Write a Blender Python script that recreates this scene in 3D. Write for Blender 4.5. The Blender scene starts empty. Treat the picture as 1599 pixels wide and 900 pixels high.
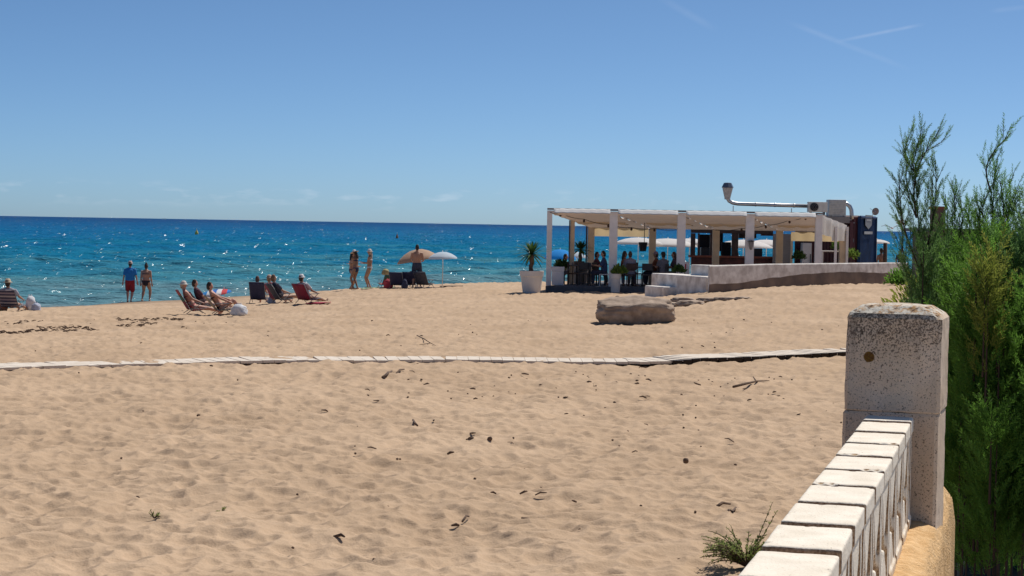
import bpy, bmesh, math, random
import numpy as np
from mathutils import Vector, Matrix, Euler
from mathutils import noise as mnoise
random.seed(7); rng = np.random.default_rng(11)
R = math.radians
scn = bpy.context.scene
COL = scn.collection
# ------------------------------------------------------------------ camera
F = 2900.0                      # focal length in pixels of the 1599 px wide photograph
EYE = 3.6                       # eye height above the sea
cd = bpy.data.cameras.new('camera'); cam = bpy.data.objects.new('camera', cd); COL.objects.link(cam)
cd.sensor_width = 36; cd.lens = 36 * F / 1599; cd.clip_start = 0.05; cd.clip_end = 60000
ROT = Matrix.Rotation(R(90 - 1.955), 3, 'X') @ Matrix.Rotation(R(1.0), 3, 'Z')
cam.matrix_world = Matrix.Translation((0, 0, EYE)) @ ROT.to_4x4()
scn.camera = cam
# ------------------------------------------------------------------ sky, sun, exposure
SUN_EL, SUN_AZ = 57, 39         # degrees; azimuth to the right of the view direction
w = bpy.data.worlds.new('World'); scn.world = w; w.use_nodes = True
wn, wl = w.node_tree.nodes, w.node_tree.links
bg = wn['Background']; bg.inputs[1].default_value = 0.10
sky = wn.new('ShaderNodeTexSky'); sky.sky_type = 'NISHITA'; sky.sun_disc = False
sky.sun_elevation = R(SUN_EL); sky.sun_rotation = R(SUN_AZ)
sky.altitude = 0; sky.air_density = 0.4; sky.dust_density = 0.5; sky.ozone_density = 7.5
SKY_TINT = (0.90, 1.03, 0.99, 1)
sl = bpy.data.lights.new('sun', 'SUN'); sl.energy = 4.2; sl.angle = R(0.53); sl.color = (1, 0.94, 0.86)
so = bpy.data.objects.new('sun', sl); COL.objects.link(so)
sdir = Vector((math.sin(R(SUN_AZ)) * math.cos(R(SUN_EL)), math.cos(R(SUN_AZ)) * math.cos(R(SUN_EL)), math.sin(R(SUN_EL))))
so.rotation_euler = sdir.to_track_quat('Z', 'Y').to_euler()
vs = scn.view_settings; vs.view_transform = 'Standard'; vs.look = 'None'; vs.gamma = 1; vs.use_curve_mapping = False
vs.exposure = 0.07

def ray(px, py):
    return ROT @ Vector(((px - 799.5) / F, (449.5 - py) / F, -1.0))
def at(px, py, Y):
    d = ray(px, py); return Vector((0, 0, EYE)) + d * (Y / d.y)
def wmath(op, a, b=None, c=None):
    n = wn.new('ShaderNodeMath'); n.operation = op
    for i, v in enumerate((a, b, c)):
        if v is None: continue
        if isinstance(v, (int, float)): n.inputs[i].default_value = v
        else: wl.new(v, n.inputs[i])
    return n.outputs[0]
tc = wn.new('ShaderNodeTexCoord'); D = tc.outputs['Generated']
tint = wn.new('ShaderNodeMix'); tint.data_type = 'RGBA'; tint.blend_type = 'MULTIPLY'; tint.inputs[0].default_value = 1
wl.new(sky.outputs[0], tint.inputs[6]); tint.inputs[7].default_value = SKY_TINT
acc = None
sep = wn.new('ShaderNodeSeparateXYZ'); wl.new(D, sep.inputs[0])
# thin clouds low over the horizon
mp = wn.new('ShaderNodeMapping'); mp.inputs['Scale'].default_value = (48, 48, 190); wl.new(D, mp.inputs[0])
ns = wn.new('ShaderNodeTexNoise'); ns.inputs['Scale'].default_value = 1.0; ns.inputs['Detail'].default_value = 5; wl.new(mp.outputs[0], ns.inputs[0])
band = wn.new('ShaderNodeMapRange'); band.interpolation_type = 'SMOOTHSTEP'
wl.new(wmath('ABSOLUTE', wmath('SUBTRACT', sep.outputs[2], 0.0135)), band.inputs[0])
band.inputs[1].default_value = 0.0; band.inputs[2].default_value = 0.009; band.inputs[3].default_value = 1; band.inputs[4].default_value = 0
cl = wn.new('ShaderNodeMapRange'); wl.new(ns.outputs[0], cl.inputs[0]); cl.inputs[1].default_value = 0.55; cl.inputs[2].default_value = 0.75; cl.inputs[4].default_value = 0.20
acc = wmath('MULTIPLY', band.outputs[0], cl.outputs[0])
def trail(p0, p1, width, strength):
    a, b = ray(*p0).normalized(), ray(*p1).normalized()
    nrm = a.cross(b).normalized(); mid = (a + b).normalized(); half = (a - b).length / 2
    def dot(v):
        n = wn.new('ShaderNodeVectorMath'); n.operation = 'DOT_PRODUCT'; wl.new(D, n.inputs[0]); n.inputs[1].default_value = v; return n.outputs['Value']
    n2 = wn.new('ShaderNodeTexNoise'); n2.inputs['Scale'].default_value = 60; wl.new(D, n2.inputs[0])
    dist = wmath('ABSOLUTE', dot(nrm))
    m1 = wn.new('ShaderNodeMapRange'); m1.interpolation_type = 'SMOOTHSTEP'; wl.new(dist, m1.inputs[0]); m1.inputs[2].default_value = width; m1.inputs[3].default_value = 1; m1.inputs[4].default_value = 0
    al = wmath('ABSOLUTE', dot((b - a).normalized()) if False else wmath('SUBTRACT', dot((b - a).normalized()), mid.dot((b - a).normalized())))
    m2 = wn.new('ShaderNodeMapRange'); m2.interpolation_type = 'SMOOTHSTEP'; wl.new(al, m2.inputs[0]); m2.inputs[1].default_value = half * 0.45; m2.inputs[2].default_value = half; m2.inputs[3].default_value = 1; m2.inputs[4].default_value = 0
    return wmath('MULTIPLY', wmath('MULTIPLY', m1.outputs[0], m2.outputs[0]), wmath('MULTIPLY', n2.outputs[0], strength * 2))
for t in (((1300, 66), (1450, 36), 0.0014, 0.12), ((1220, 30), (1430, 112), 0.0022, 0.05), ((1020, -10), (1125, 50), 0.003, 0.035), ((1540, 18), (1640, 6), 0.002, 0.04)):
    acc = wmath('ADD', acc, trail(*t))
mx = wn.new('ShaderNodeMix'); mx.data_type = 'RGBA'; wl.new(acc, mx.inputs[0]); wl.new(tint.outputs[2], mx.inputs[6]); mx.inputs[7].default_value = (8.5, 8.8, 9.6, 1)
wl.new(mx.outputs[2], bg.inputs[0])

# ------------------------------------------------------------------ materials
def newmat(name):
    m = bpy.data.materials.new(name); m.use_nodes = True
    return m, m.node_tree.nodes, m.node_tree.links, m.node_tree.nodes['Principled BSDF']
def mat(name, col, rough=0.7, metal=0.0, var=0.12, scale=8.0, bump=0.0, bscale=40.0, col2=None, spec=0.5, rand=0.0):
    m, n, l, p = newmat(name)
    p.inputs['Roughness'].default_value = rough; p.inputs['Metallic'].default_value = metal; p.inputs['Specular IOR Level'].default_value = spec
    t = n.new('ShaderNodeTexCoord')
    no = n.new('ShaderNodeTexNoise'); no.inputs['Scale'].default_value = scale; no.inputs['Detail'].default_value = 5; l.new(t.outputs['Object'], no.inputs[0])
    r = n.new('ShaderNodeValToRGB'); l.new(no.outputs[0], r.inputs[0])
    c2 = col2 or tuple(c * (1 - var * 2) for c in col)
    r.color_ramp.elements[0].position = 0.35; r.color_ramp.elements[1].position = 0.65
    r.color_ramp.elements[0].color = (*c2, 1); r.color_ramp.elements[1].color = (*col, 1)
    l.new(r.outputs[0], p.inputs['Base Color'])
    if bump:
        nb = n.new('ShaderNodeTexNoise'); nb.inputs['Scale'].default_value = bscale; nb.inputs['Detail'].default_value = 6; l.new(t.outputs['Object'], nb.inputs[0])
        b = n.new('ShaderNodeBump'); b.inputs['Strength'].default_value = bump; b.inputs['Distance'].default_value = 0.01; l.new(nb.outputs[0], b.inputs['Height']); l.new(b.outputs[0], p.inputs['Normal'])
    return m
def cloth_mat(name, col, trans=0.35, var=0.06):
    m, n, l, p = newmat(name); p.inputs['Roughness'].default_value = 0.9
    out = n['Material Output']; tr = n.new('ShaderNodeBsdfTranslucent'); mxs = n.new('ShaderNodeMixShader'); mxs.inputs[0].default_value = trans
    t = n.new('ShaderNodeTexCoord'); no = n.new('ShaderNodeTexNoise'); no.inputs['Scale'].default_value = 3; l.new(t.outputs['Object'], no.inputs[0])
    r = n.new('ShaderNodeValToRGB'); l.new(no.outputs[0], r.inputs[0]); r.color_ramp.elements[0].color = (*[c * (1 - 2 * var) for c in col], 1); r.color_ramp.elements[1].color = (*col, 1)
    l.new(r.outputs[0], p.inputs['Base Color']); l.new(r.outputs[0], tr.inputs[0])
    l.new(p.outputs[0], mxs.inputs[1]); l.new(tr.outputs[0], mxs.inputs[2]); l.new(mxs.outputs[0], out.inputs[0])
    return m
def stripe_mat(name, cols, axis=0, scale=1.0, trans=0.0):
    m, n, l, p = newmat(name); p.inputs['Roughness'].default_value = 0.85
    t = n.new('ShaderNodeTexCoord'); s = n.new('ShaderNodeSeparateXYZ'); l.new(t.outputs['Object'], s.inputs[0])
    a = n.new('ShaderNodeMath'); a.operation = 'MULTIPLY'; a.inputs[1].default_value = scale; l.new(s.outputs[axis], a.inputs[0])
    f = n.new('ShaderNodeMath'); f.operation = 'FRACT'; l.new(a.outputs[0], f.inputs[0])
    r = n.new('ShaderNodeValToRGB'); r.color_ramp.interpolation = 'CONSTANT'; l.new(f.outputs[0], r.inputs[0])
    while len(r.color_ramp.elements) < len(cols): r.color_ramp.elements.new(0.5)
    for i, c in enumerate(cols):
        r.color_ramp.elements[i].position = i / len(cols); r.color_ramp.elements[i].color = (*c, 1)
    l.new(r.outputs[0], p.inputs['Base Color'])
    if trans:
        out = n['Material Output']; tr = n.new('ShaderNodeBsdfTranslucent'); mxs = n.new('ShaderNodeMixShader'); mxs.inputs[0].default_value = trans
        l.new(r.outputs[0], tr.inputs[0]); l.new(p.outputs[0], mxs.inputs[1]); l.new(tr.outputs[0], mxs.inputs[2]); l.new(mxs.outputs[0], out.inputs[0])
    return m
def leaf_mat(name, c1, c2, trans=0.35, scale=6.0):
    m, n, l, p = newmat(name); p.inputs['Roughness'].default_value = 0.6; p.inputs['Specular IOR Level'].default_value = .2
    out = n['Material Output']; tr = n.new('ShaderNodeBsdfTranslucent'); mxs = n.new('ShaderNodeMixShader'); mxs.inputs[0].default_value = trans
    t = n.new('ShaderNodeTexCoord'); no = n.new('ShaderNodeTexNoise'); no.inputs['Scale'].default_value = scale; no.inputs['Detail'].default_value = 4; l.new(t.outputs['Object'], no.inputs[0])
    r = n.new('ShaderNodeValToRGB'); l.new(no.outputs[0], r.inputs[0]); r.color_ramp.elements[0].position = .35; r.color_ramp.elements[1].position = .68
    r.color_ramp.elements[0].color = (*c1, 1); r.color_ramp.elements[1].color = (*c2, 1)
    l.new(r.outputs[0], p.inputs['Base Color']); l.new(r.outputs[0], tr.inputs[0])
    l.new(p.outputs[0], mxs.inputs[1]); l.new(tr.outputs[0], mxs.inputs[2]); l.new(mxs.outputs[0], out.inputs[0])
    return m

def sand_material():
    m, n, l, p = newmat('sand'); p.inputs['Roughness'].default_value = 0.95; p.inputs['Specular IOR Level'].default_value = 0.15
    g = n.new('ShaderNodeNewGeometry')
    def noise(scale, det, vec=None):
        k = n.new('ShaderNodeTexNoise'); k.inputs['Scale'].default_value = scale; k.inputs['Detail'].default_value = det; l.new(vec or g.outputs['Position'], k.inputs[0]); return k.outputs[0]
    r = n.new('ShaderNodeValToRGB'); l.new(noise(0.5, 6), r.inputs[0])
    r.color_ramp.elements[0].position = .3; r.color_ramp.elements[1].position = .72
    r.color_ramp.elements[0].color = (0.43, 0.305, 0.20, 1); r.color_ramp.elements[1].color = (0.53, 0.385, 0.26, 1)
    # fine dark grain
    gr = n.new('ShaderNodeMapRange'); l.new(noise(70, 3), gr.inputs[0]); gr.inputs[1].default_value = .3; gr.inputs[2].default_value = .7; gr.inputs[3].default_value = .90; gr.inputs[4].default_value = 1.05
    mm = n.new('ShaderNodeMix'); mm.data_type = 'RGBA'; mm.blend_type = 'MULTIPLY'; mm.inputs[0].default_value = 1; l.new(r.outputs[0], mm.inputs[6]); l.new(gr.outputs[0], mm.inputs[7])
    # damp sand just above the water line
    s = n.new('ShaderNodeSeparateXYZ'); l.new(g.outputs['Position'], s.inputs[0])
    wet = n.new('ShaderNodeMapRange'); wet.interpolation_type = 'SMOOTHSTEP'; l.new(s.outputs[2], wet.inputs[0]); wet.inputs[1].default_value = 0.02; wet.inputs[2].default_value = 0.28; wet.inputs[3].default_value = .85; wet.inputs[4].default_value = 0
    mw = n.new('ShaderNodeMix'); mw.data_type = 'RGBA'; l.new(wet.outputs[0], mw.inputs[0]); l.new(mm.outputs[2], mw.inputs[6]); mw.inputs[7].default_value = (0.24, 0.165, 0.11, 1)
    l.new(mw.outputs[2], p.inputs['Base Color'])
    h = n.new('ShaderNodeMath'); h.operation = 'ADD'; l.new(noise(9, 5), h.inputs[0]); 
    h2 = n.new('ShaderNodeMath'); h2.operation = 'MULTIPLY'; h2.inputs[1].default_value = .25; l.new(noise(60, 3), h2.inputs[0]); l.new(h2.outputs[0], h.inputs[1])
    b = n.new('ShaderNodeBump'); b.inputs['Strength'].default_value = .55; b.inputs['Distance'].default_value = .03; l.new(h.outputs[0], b.inputs['Height']); l.new(b.outputs[0], p.inputs['Normal'])
    return m
def sea_material():
    m, n, l, p = newmat('sea_water'); p.inputs['Roughness'].default_value = 0.08; p.inputs['IOR'].default_value = 1.33; p.inputs['Specular IOR Level'].default_value = 0.22
    g = n.new('ShaderNodeNewGeometry'); s = n.new('ShaderNodeSeparateXYZ'); l.new(g.outputs['Position'], s.inputs[0])
    # shallow water over sand near the beach turns to deep blue further out
    dp = n.new('ShaderNodeMath'); dp.operation = 'ADD'; sx = n.new('ShaderNodeMath'); sx.operation = 'MULTIPLY'; sx.inputs[1].default_value = -1.6; l.new(s.outputs[0], sx.inputs[0]); l.new(sx.outputs[0], dp.inputs[0]); l.new(s.outputs[1], dp.inputs[1])
    lg = n.new('ShaderNodeMath'); lg.operation = 'LOGARITHM'; lg.inputs[1].default_value = 10; l.new(dp.outputs[0], lg.inputs[0])
    mp = n.new('ShaderNodeMapping'); mp.inputs['Scale'].default_value = (0.012, 0.03, 1); l.new(g.outputs['Position'], mp.inputs[0])
    k = n.new('ShaderNodeTexNoise'); k.inputs['Scale'].default_value = 1.0; k.inputs['Detail'].default_value = 6; l.new(mp.outputs[0], k.inputs[0])
    ko = n.new('ShaderNodeMath'); ko.operation = 'MULTIPLY_ADD'; ko.inputs[1].default_value = 1.2; ko.inputs[2].default_value = -.6; l.new(k.outputs[0], ko.inputs[0])
    ad = n.new('ShaderNodeMath'); ad.operation = 'ADD'; l.new(lg.outputs[0], ad.inputs[0]); l.new(ko.outputs[0], ad.inputs[1])
    mr = n.new('ShaderNodeMapRange'); l.new(ad.outputs[0], mr.inputs[0]); mr.inputs[1].default_value = 1.85; mr.inputs[2].default_value = 3.6
    r = n.new('ShaderNodeValToRGB'); l.new(mr.outputs[0], r.inputs[0]); e = r.color_ramp.elements
    e[0].position = 0.0; e[0].color = (0.17, 0.24, 0.26, 1); e[1].position = 1; e[1].color = (0.004, 0.055, 0.17, 1)
    for q, c in ((.16, (0.055, 0.21, 0.27, 1)), (.3, (0.006, 0.145, 0.26, 1)), (.55, (0.004, 0.115, 0.27, 1)), (.8, (0.003, 0.08, 0.22, 1))):
        x = e.new(q); x.color = c
    def nz(sc, det, dist, st, prev, lo=0, hi=1):
        q = n.new('ShaderNodeTexNoise'); q.inputs['Scale'].default_value = 1; q.inputs['Detail'].default_value = det
        mq = n.new('ShaderNodeMapping'); mq.inputs['Scale'].default_value = sc; l.new(g.outputs['Position'], mq.inputs[0]); l.new(mq.outputs[0], q.inputs[0])
        rr = n.new('ShaderNodeMapRange'); rr.inputs[1].default_value = lo; rr.inputs[2].default_value = hi; l.new(q.outputs[0], rr.inputs[0])
        b = n.new('ShaderNodeBump'); b.inputs['Strength'].default_value = st; b.inputs['Distance'].default_value = dist; l.new(rr.outputs[0], b.inputs['Height'])
        if prev: l.new(prev, b.inputs['Normal'])
        return b.outputs[0]
    b1 = nz((0.35, 0.8, 1), 4, 1.1, 1.0, None); b2 = nz((3.0, 5.5, 1), 3, 0.16, 1.0, b1); b3 = b2
    def facets(tex, sc, k, base):
        q4 = n.new(tex); q4.inputs['Scale'].default_value = 1; m4 = n.new('ShaderNodeMapping'); m4.inputs['Scale'].default_value = sc; l.new(g.outputs['Position'], m4.inputs[0]); l.new(m4.outputs[0], q4.inputs[0])
        v1 = n.new('ShaderNodeVectorMath'); v1.operation = 'SUBTRACT'; l.new(q4.outputs['Color'], v1.inputs[0]); v1.inputs[1].default_value = (.5, .5, .5)
        v2 = n.new('ShaderNodeVectorMath'); v2.operation = 'MULTIPLY'; l.new(v1.outputs[0], v2.inputs[0]); v2.inputs[1].default_value = (k, k, 0)
        v3 = n.new('ShaderNodeVectorMath'); v3.operation = 'ADD'; l.new(v2.outputs[0], v3.inputs[0]); l.new(base, v3.inputs[1])
        v4 = n.new('ShaderNodeVectorMath'); v4.operation = 'NORMALIZE'; l.new(v3.outputs[0], v4.inputs[0]); return v4.outputs[0]
    bw_ = facets('ShaderNodeTexNoise', (.45, .14, 1), 1.0, b2)           # broad chop
    f1 = facets('ShaderNodeTexVoronoi', (9.5, 1.3, 1), 5.8, b2); f2 = facets('ShaderNodeTexVoronoi', (3.2, .34, 1), 6.6, b2)   # small tilted facets that catch the sun, coarser offshore
    fs = n.new('ShaderNodeMath'); fs.operation = 'GREATER_THAN'; fs.inputs[1].default_value = 190; l.new(s.outputs[1], fs.inputs[0])
    fx_ = n.new('ShaderNodeMix'); fx_.data_type = 'VECTOR'; l.new(fs.outputs[0], fx_.inputs[0]); l.new(f1, fx_.inputs[4]); l.new(f2, fx_.inputs[5]); b3 = fx_.outputs[1]
    df = n.new('ShaderNodeBsdfDiffuse'); l.new(r.outputs[0], df.inputs[0]); l.new(bw_, df.inputs['Normal'])
    gl = n.new('ShaderNodeBsdfGlossy'); gl.inputs['Roughness'].default_value = .19; gl.inputs[0].default_value = (1, 1, 1, 1); l.new(b3, gl.inputs['Normal'])
    fr = n.new('ShaderNodeFresnel'); fr.inputs[0].default_value = 1.33; l.new(bw_, fr.inputs['Normal'])
    fm = n.new('ShaderNodeMapRange'); l.new(fr.outputs[0], fm.inputs[0]); fm.inputs[1].default_value = .02; fm.inputs[2].default_value = .8; fm.inputs[3].default_value = .012; fm.inputs[4].default_value = .17
    ms = n.new('ShaderNodeMixShader'); l.new(fm.outputs[0], ms.inputs[0]); l.new(df.outputs[0], ms.inputs[1]); l.new(gl.outputs[0], ms.inputs[2]); l.new(ms.outputs[0], n['Material Output'].inputs[0])
    return m

# ------------------------------------------------------------------ mesh helpers
def tag(o, label=None, cat=None, group=None, kind=None):
    if label: o['label'] = label
    if cat: o['category'] = cat
    if group: o['group'] = group
    if kind: o['kind'] = kind
    return o
def empty(name, loc, rz=0, label=None, cat=None, group=None):
    o = bpy.data.objects.new(name, None); COL.objects.link(o); o.location = loc; o.rotation_euler = (0, 0, rz); o.empty_display_size = .2
    return tag(o, label, cat, group)
def link(name, me, m=None, parent=None, smooth=False):
    o = bpy.data.objects.new(name, me); COL.objects.link(o)
    if m is not None:
        for k in (m if isinstance(m, (list, tuple)) else [m]): me.materials.append(k)
    if parent: o.parent = parent
    if smooth: me.polygons.foreach_set('use_smooth', [True] * len(me.polygons))
    return o
class MB:
    def __init__(s): s.v = []; s.f = []; s.m = []
    def add(s, vs, fs, mi=0):
        b = len(s.v); s.v += [tuple(x) for x in vs]; s.f += [tuple(b + i for i in f) for f in fs]; s.m += [mi] * len(fs); return s
    def box(s, c, d, rz=0, mi=0, M=None, taper=1.0):
        hx, hy, hz = d[0] / 2, d[1] / 2, d[2] / 2
        vs = [Vector((x * (taper if z < 0 else 1), y * (taper if z < 0 else 1), z)) for x in (-hx, hx) for y in (-hy, hy) for z in (-hz, hz)]
        q = M or Matrix.Rotation(rz, 3, 'Z')
        vs = [q @ v + Vector(c) for v in vs]
        return s.add(vs, [(0, 1, 3, 2), (4, 6, 7, 5), (0, 4, 5, 1), (2, 3, 7, 6), (0, 2, 6, 4), (1, 5, 7, 3)], mi)
    def tube(s, pts, r, n=8, mi=0, cap=True):
        pts = [Vector(p) for p in pts]; rs = r if isinstance(r, (list, tuple)) else [r] * len(pts)
        vs = []; fs = []; ref = None
        for i, p in enumerate(pts):
            t = ((pts[min(i + 1, len(pts) - 1)]) - pts[max(i - 1, 0)]).normalized()
            if ref is None: ref = Vector((0, 0, 1)) if abs(t.z) < .9 else Vector((1, 0, 0))
            a = t.cross(ref).normalized(); b = a.cross(t).normalized(); ref = b
            for k in range(n):
                q = 2 * math.pi * k / n; vs.append(p + (a * math.cos(q) + b * math.sin(q)) * rs[i])
        for i in range(len(pts) - 1):
            for k in range(n):
                fs.append((i * n + k, i * n + (k + 1) % n, (i + 1) * n + (k + 1) % n, (i + 1) * n + k))
        if cap: fs += [tuple(range(n - 1, -1, -1)), tuple((len(pts) - 1) * n + k for k in range(n))]
        return s.add(vs, fs, mi)
    def lathe(s, prof, c=(0, 0, 0), n=24, mi=0, M=None, wob=None):
        vs = []; fs = []; q = M or Matrix.Identity(3)
        for r, z in prof:
            for k in range(n):
                a = 2 * math.pi * k / n; rr = r * (wob(a) if wob else 1)
                vs.append(q @ Vector((rr * math.cos(a), rr * math.sin(a), z)) + Vector(c))
        for i in range(len(prof) - 1):
            for k in range(n): fs.append((i * n + k, i * n + (k + 1) % n, (i + 1) * n + (k + 1) % n, (i + 1) * n + k))
        return s.add(vs, fs, mi)
    def sph(s, c, r, n=10, mi=0, M=None):
        r = r if isinstance(r, (tuple, list)) else (r, r, r); prof = [(math.sin(math.pi * i / n), -math.cos(math.pi * i / n)) for i in range(n + 1)]
        q = (M or Matrix.Identity(3)) @ Matrix.Diagonal(r)
        return s.lathe([(max(a, .001), b) for a, b in prof], c, n + 4, mi, q)
    def sheet(s, rows, mi=0):       # grid of points
        nr, nc = len(rows), len(rows[0]); vs = [p for r in rows for p in r]
        return s.add(vs, [(i * nc + j, i * nc + j + 1, (i + 1) * nc + j + 1, (i + 1) * nc + j) for i in range(nr - 1) for j in range(nc - 1)], mi)
    def prism(s, poly, a, b, fn, mi=0):   # poly in 2-D, extruded from a to b; fn(u, v, w) gives the point
        n = len(poly); vs = [fn(u, v, a) for u, v in poly] + [fn(u, v, b) for u, v in poly]
        return s.add(vs, [tuple(range(n)), tuple(range(2 * n - 1, n - 1, -1))] + [(i, (i + 1) % n, n + (i + 1) % n, n + i) for i in range(n)], mi)
    def build(s, name, m=None, parent=None, smooth=False, bevel=0, solid=0, sub=0):
        me = bpy.data.meshes.new(name); me.from_pydata(s.v, [], s.f)
        mats = m if isinstance(m, (list, tuple)) else [m]
        bm = bmesh.new(); bm.from_mesh(me)
        for f, k in zip(bm.faces, s.m): f.material_index = k
        bmesh.ops.recalc_face_normals(bm, faces=bm.faces); bm.to_mesh(me); bm.free()
        o = link(name, me, mats, parent, smooth)
        if solid: q = o.modifiers.new('t', 'SOLIDIFY'); q.thickness = solid; q.offset = 0
        if bevel: q = o.modifiers.new('b', 'BEVEL'); q.width = bevel; q.segments = 2; q.limit_method = 'ANGLE'
        if sub: q = o.modifiers.new('s', 'SUBSURF'); q.levels = sub; q.render_levels = sub
        return o
def npmesh(name, V, Fc, m, parent=None, smooth=False, mi=None):
    me = bpy.data.meshes.new(name); V = np.asarray(V, np.float32); Fc = np.asarray(Fc, np.int32); k = Fc.shape[1]
    me.vertices.add(len(V)); me.vertices.foreach_set('co', V.ravel())
    me.loops.add(Fc.size); me.loops.foreach_set('vertex_index', Fc.ravel())
    me.polygons.add(len(Fc)); me.polygons.foreach_set('loop_start', np.arange(len(Fc), dtype=np.int32) * k)
    if smooth: me.polygons.foreach_set('use_smooth', np.ones(len(Fc), bool))
    if mi is not None: me.polygons.foreach_set('material_index', np.asarray(mi, np.int32))
    me.update(calc_edges=True)
    return link(name, me, m, parent)
def copy_tree(o, parent=None):
    c = o.copy(); COL.objects.link(c); c.parent = parent
    for ch in [x for x in TREE.get(o.name, []) ] or list(o.children): copy_tree(ch, c)
    return c
TREE = {}

# ------------------------------------------------------------------ ground height
GCOL = [(-3000, [(2, 1.3), (12, 1.24), (25, 1.1), (36, .5), (44, 0), (56, -1), (80, -2.5)]),
 (-600, [(2, 1.3), (12, 1.24), (29, 1.2), (50, .6), (64, 0), (76, -1), (100, -2.5)]),
 (0, [(2, 1.3), (12, 1.24), (29, 1.22), (48, .82), (58, .66), (72.5, .0), (84, -1), (110, -2.5)]),
 (203, [(2, 1.3), (12, 1.24), (30, 1.22), (58, .69), (81, 0.0), (93, -1), (120, -2.5)]),
 (330, [(2, 1.3), (12, 1.24), (31, 1.23), (58, .66), (87, 0), (99, -1), (120, -2.5)]),
 (460, [(2, 1.3), (12, 1.24), (32, 1.23), (66, .72), (95, 0), (107, -1), (130, -2.5)]),
 (560, [(2, 1.3), (12, 1.24), (32, 1.23), (80, .79), (99, 0), (111, -1), (130, -2.5)]),
 (651, [(2, 1.3), (12, 1.24), (32, 1.23), (78, .87), (88, .7), (105, 0), (117, -1), (140, -2.5)]),
 (860, [(2, 1.3), (12, 1.24), (32, 1.24), (46, 1.19), (72, 1.04), (90, .9), (112, 0), (124, -1), (140, -2.5)]),
 (1000, [(2, 1.3), (12, 1.24), (33, 1.25), (46, 1.19), (71, 1.05), (90, 1.0), (115, 0), (127, -1), (150, -2.5)]),
 (1100, [(2, 1.3), (12, 1.24), (33, 1.26), (46, 1.25), (62, 1.46), (66, 1.3), (72, 1.1), (90, 1.0), (117, 0), (129, -1), (150, -2.5)]),
 (1200, [(2, 1.3), (12, 1.24), (33.5, 1.27), (46, 1.4), (64, 1.66), (69, 1.25), (90, 1), (118, 0), (130, -1), (150, -2.5)]),
 (1300, [(2, 1.3), (12, 1.25), (34, 1.28), (46, 1.5), (67.5, 1.74), (72, 1.25), (90, 1), (119, 0), (131, -1), (150, -2.5)]),
 (1400, [(2, 1.3), (12, 1.25), (34, 1.3), (46, 1.52), (71, 1.68), (77, 1.3), (100, 1), (122, 0), (134, -1), (160, -2.5)]),
 (1700, [(2, 1.3), (12, 1.3), (34, 1.6), (60, 2.2), (100, 2), (130, 1), (150, 0), (160, -1), (180, -2.5)]),
 (2600, [(2, 1.3), (12, 1.5), (34, 2.0), (60, 2.4), (120, 2.4), (160, 1), (190, 0), (200, -1), (220, -2.5)]),
 (4500, [(2, 1.3), (12, 1.5), (34, 2.2), (60, 2.4), (200, 2.4), (260, 1), (300, 0), (320, -1), (350, -2.5)])]
_pxs = np.linspace(-3000, 4500, 376); _ly = np.linspace(math.log(2), math.log(400), 500)
_tab = np.array([np.interp(_ly, [math.log(a) for a, b in c], [b for a, b in c]) for _, c in GCOL])
_T = np.array([np.interp(_pxs, [p for p, _ in GCOL], _tab[:, j]) for j in range(len(_ly))])   # [ly, px]
def _blur(a, s, ax):
    k = np.exp(-0.5 * (np.arange(-3 * s, 3 * s + 1) / s) ** 2); k /= k.sum(); n = 3 * s
    p = np.pad(a, [(n, n) if i == ax else (0, 0) for i in range(2)], mode='edge')
    return sum(k[i] * (p[i:i + a.shape[0]] if ax == 0 else p[:, i:i + a.shape[1]]) for i in range(len(k)))
_T = _blur(_blur(_T, 2, 0), 2, 1)
def ghn(X, Y):
    X = np.asarray(X, float); Y = np.maximum(np.asarray(Y, float), 2.0)
    px = np.clip(800 + F * X / Y, -3000, 4499); j = (px + 3000) / 20.0; i = (np.log(Y) - _ly[0]) / (_ly[1] - _ly[0])
    i = np.clip(i, 0, 498.999); i0 = i.astype(int); j0 = np.clip(j.astype(int), 0, 374); a = i - i0; b = j - j0
    return (_T[i0, j0] * (1 - a) * (1 - b) + _T[i0 + 1, j0] * a * (1 - b) + _T[i0, j0 + 1] * (1 - a) * b + _T[i0 + 1, j0 + 1] * a * b)
def gh(x, y): return float(ghn(x, y))
def G(px, py):      # where the line of sight through a pixel meets the ground
    d = ray(px, py); lo = None; Y = 4.0
    while Y < 400:
        P = Vector((0, 0, EYE)) + d * (Y / d.y)
        if P.z < gh(P.x, P.y): break
        lo = Y; Y *= 1.01
    a, b = lo or 4, Y
    for _ in range(25):
        c = (a + b) / 2; P = Vector((0, 0, EYE)) + d * (c / d.y)
        if P.z < gh(P.x, P.y): b = c
        else: a = c
    P = Vector((0, 0, EYE)) + d * (b / d.y); return Vector((P.x, P.y, gh(P.x, P.y)))
def gY(px, Y):      # point on the ground on the bearing of a pixel column at distance Y
    x = (px - 800) / F * Y; return Vector((x, Y, gh(x, Y)))

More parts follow.
